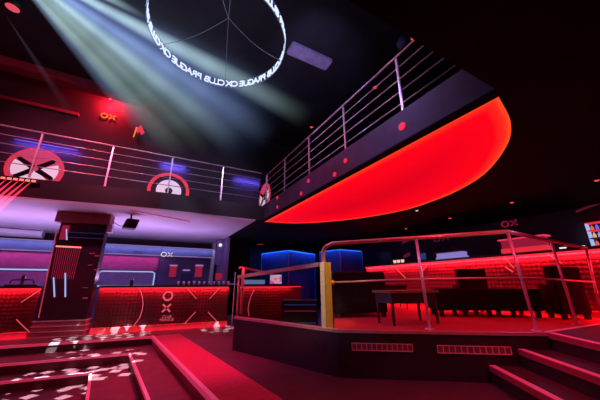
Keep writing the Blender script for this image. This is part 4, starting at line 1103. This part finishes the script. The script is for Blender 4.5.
# galleries
spot('left_rail_red', (-2.2, 3.6, 5.6), (-2.0, 7.0, 3.6), (1.0, .14, .30), 650, 70, .9, .1)
spot('left_rail_violet', (1.5, 3.0, 5.6), (1.2, 7.0, 3.6), (.75, .52, 1.0), 330, 60, .9, .1)
spot('right_rail_violet', (0.2, 3.3, 5.0), (2.6, 3.2, 3.3), (.46, .24, 1.0), 130, 80, .9, .1)
spot('right_rail_pink', (0.2, 1.6, 4.9), (2.6, 2.4, 3.9), (1.0, .35, .5), 70, 70, .9, .1)
spot('emblem_red', (-2.8, 6.9, 5.9), (-2.6, 8.5, 4.8), (1.0, .03, .12), 30, 90, .9, .1)
point('ox_glow', on_y(110, 101, YW - .24), (1.0, .012, .03), 150, .08)
point('ring_glow', RC + V((0, 0, .1)), (.5, .6, 1.0), 16, .5)
spot('left_red_haze', (-5.5, 4.5, 5.5), (-4.2, 8.5, 5.4), (1.0, .02, .08), 40, 70, .9, .1)
spot('beam_red', (-4.0, 4.0, 4.5), (-4.0, 6.0, 6.2), (1.0, .02, .06), 30, 80, .9, .1)
spot('vent_light', (1.9, 2.9, 4.6), (2.8, 4.4, 6.2), (.55, .45, 1.0), 60, 70, .9, .1)
# pillar, tinted by an added unseen spot
spot('pillar_spot', (-2.6, 5.2, 2.3), PP(.35, 0, .5), (1, .03, .12), 60, 36, .8, .1)

# projected white chips (gobo lamps): pattern lives in the lamp, not on the floor
def gobo(loc, tgt, ang, power, scale, thr, col=(.60, 1, .92), seed=0.0):
    o = spot('pattern_lamp', loc, tgt, col, power, ang, .15, .004)
    l = o.data; l.use_nodes = True; nt = l.node_tree; L = nt.links.new
    em = nt.nodes['Emission']; tc = nt.nodes.new('ShaderNodeTexCoord')
    mp = nt.nodes.new('ShaderNodeVectorMath'); mp.operation = 'DIVIDE'
    sp = nt.nodes.new('ShaderNodeSeparateXYZ'); L(tc.outputs['Normal'], sp.inputs[0])
    cb = nt.nodes.new('ShaderNodeCombineXYZ')
    for a in ('X', 'Y', 'Z'): L(sp.outputs['Z'], cb.inputs[a])
    L(tc.outputs['Normal'], mp.inputs[0]); L(cb.outputs[0], mp.inputs[1])
    v = nt.nodes.new('ShaderNodeTexVoronoi'); v.voronoi_dimensions = '2D'; v.distance = 'MANHATTAN'; v.inputs['Scale'].default_value = scale; v.inputs['Randomness'].default_value = .55
    ad = nt.nodes.new('ShaderNodeVectorMath'); ad.operation = 'ADD'; ad.inputs[1].default_value = (seed, seed * .7, 0)
    L(mp.outputs[0], ad.inputs[0]); L(ad.outputs[0], v.inputs['Vector'])
    ls = nt.nodes.new('ShaderNodeMath'); ls.operation = 'LESS_THAN'; ls.inputs[1].default_value = thr
    L(v.outputs['Distance'], ls.inputs[0]); L(ls.outputs[0], em.inputs['Strength'])
    return o
gobo((0.9, 4.9, 6.0), on_z(221, 329, 0), 8.5, 14000, 26, .36, seed=.3)
gobo((-0.5, 5.0, 5.6), on_z(80, 339, 0), 10, 13000, 24, .36, seed=1.7)
gobo((-0.2, 5.0, 5.6), on_z(124, 334.5, 0), 10, 13000, 24, .36, seed=2.9)
gobo((-0.9, 6.5, 6.0), on_z(68, 374, -.3), 12, 11000, 22, .36, seed=4.1)
gobo((-0.6, 6.5, 6.0), on_z(112, 358, -.15), 12, 11000, 22, .36, seed=6.3)
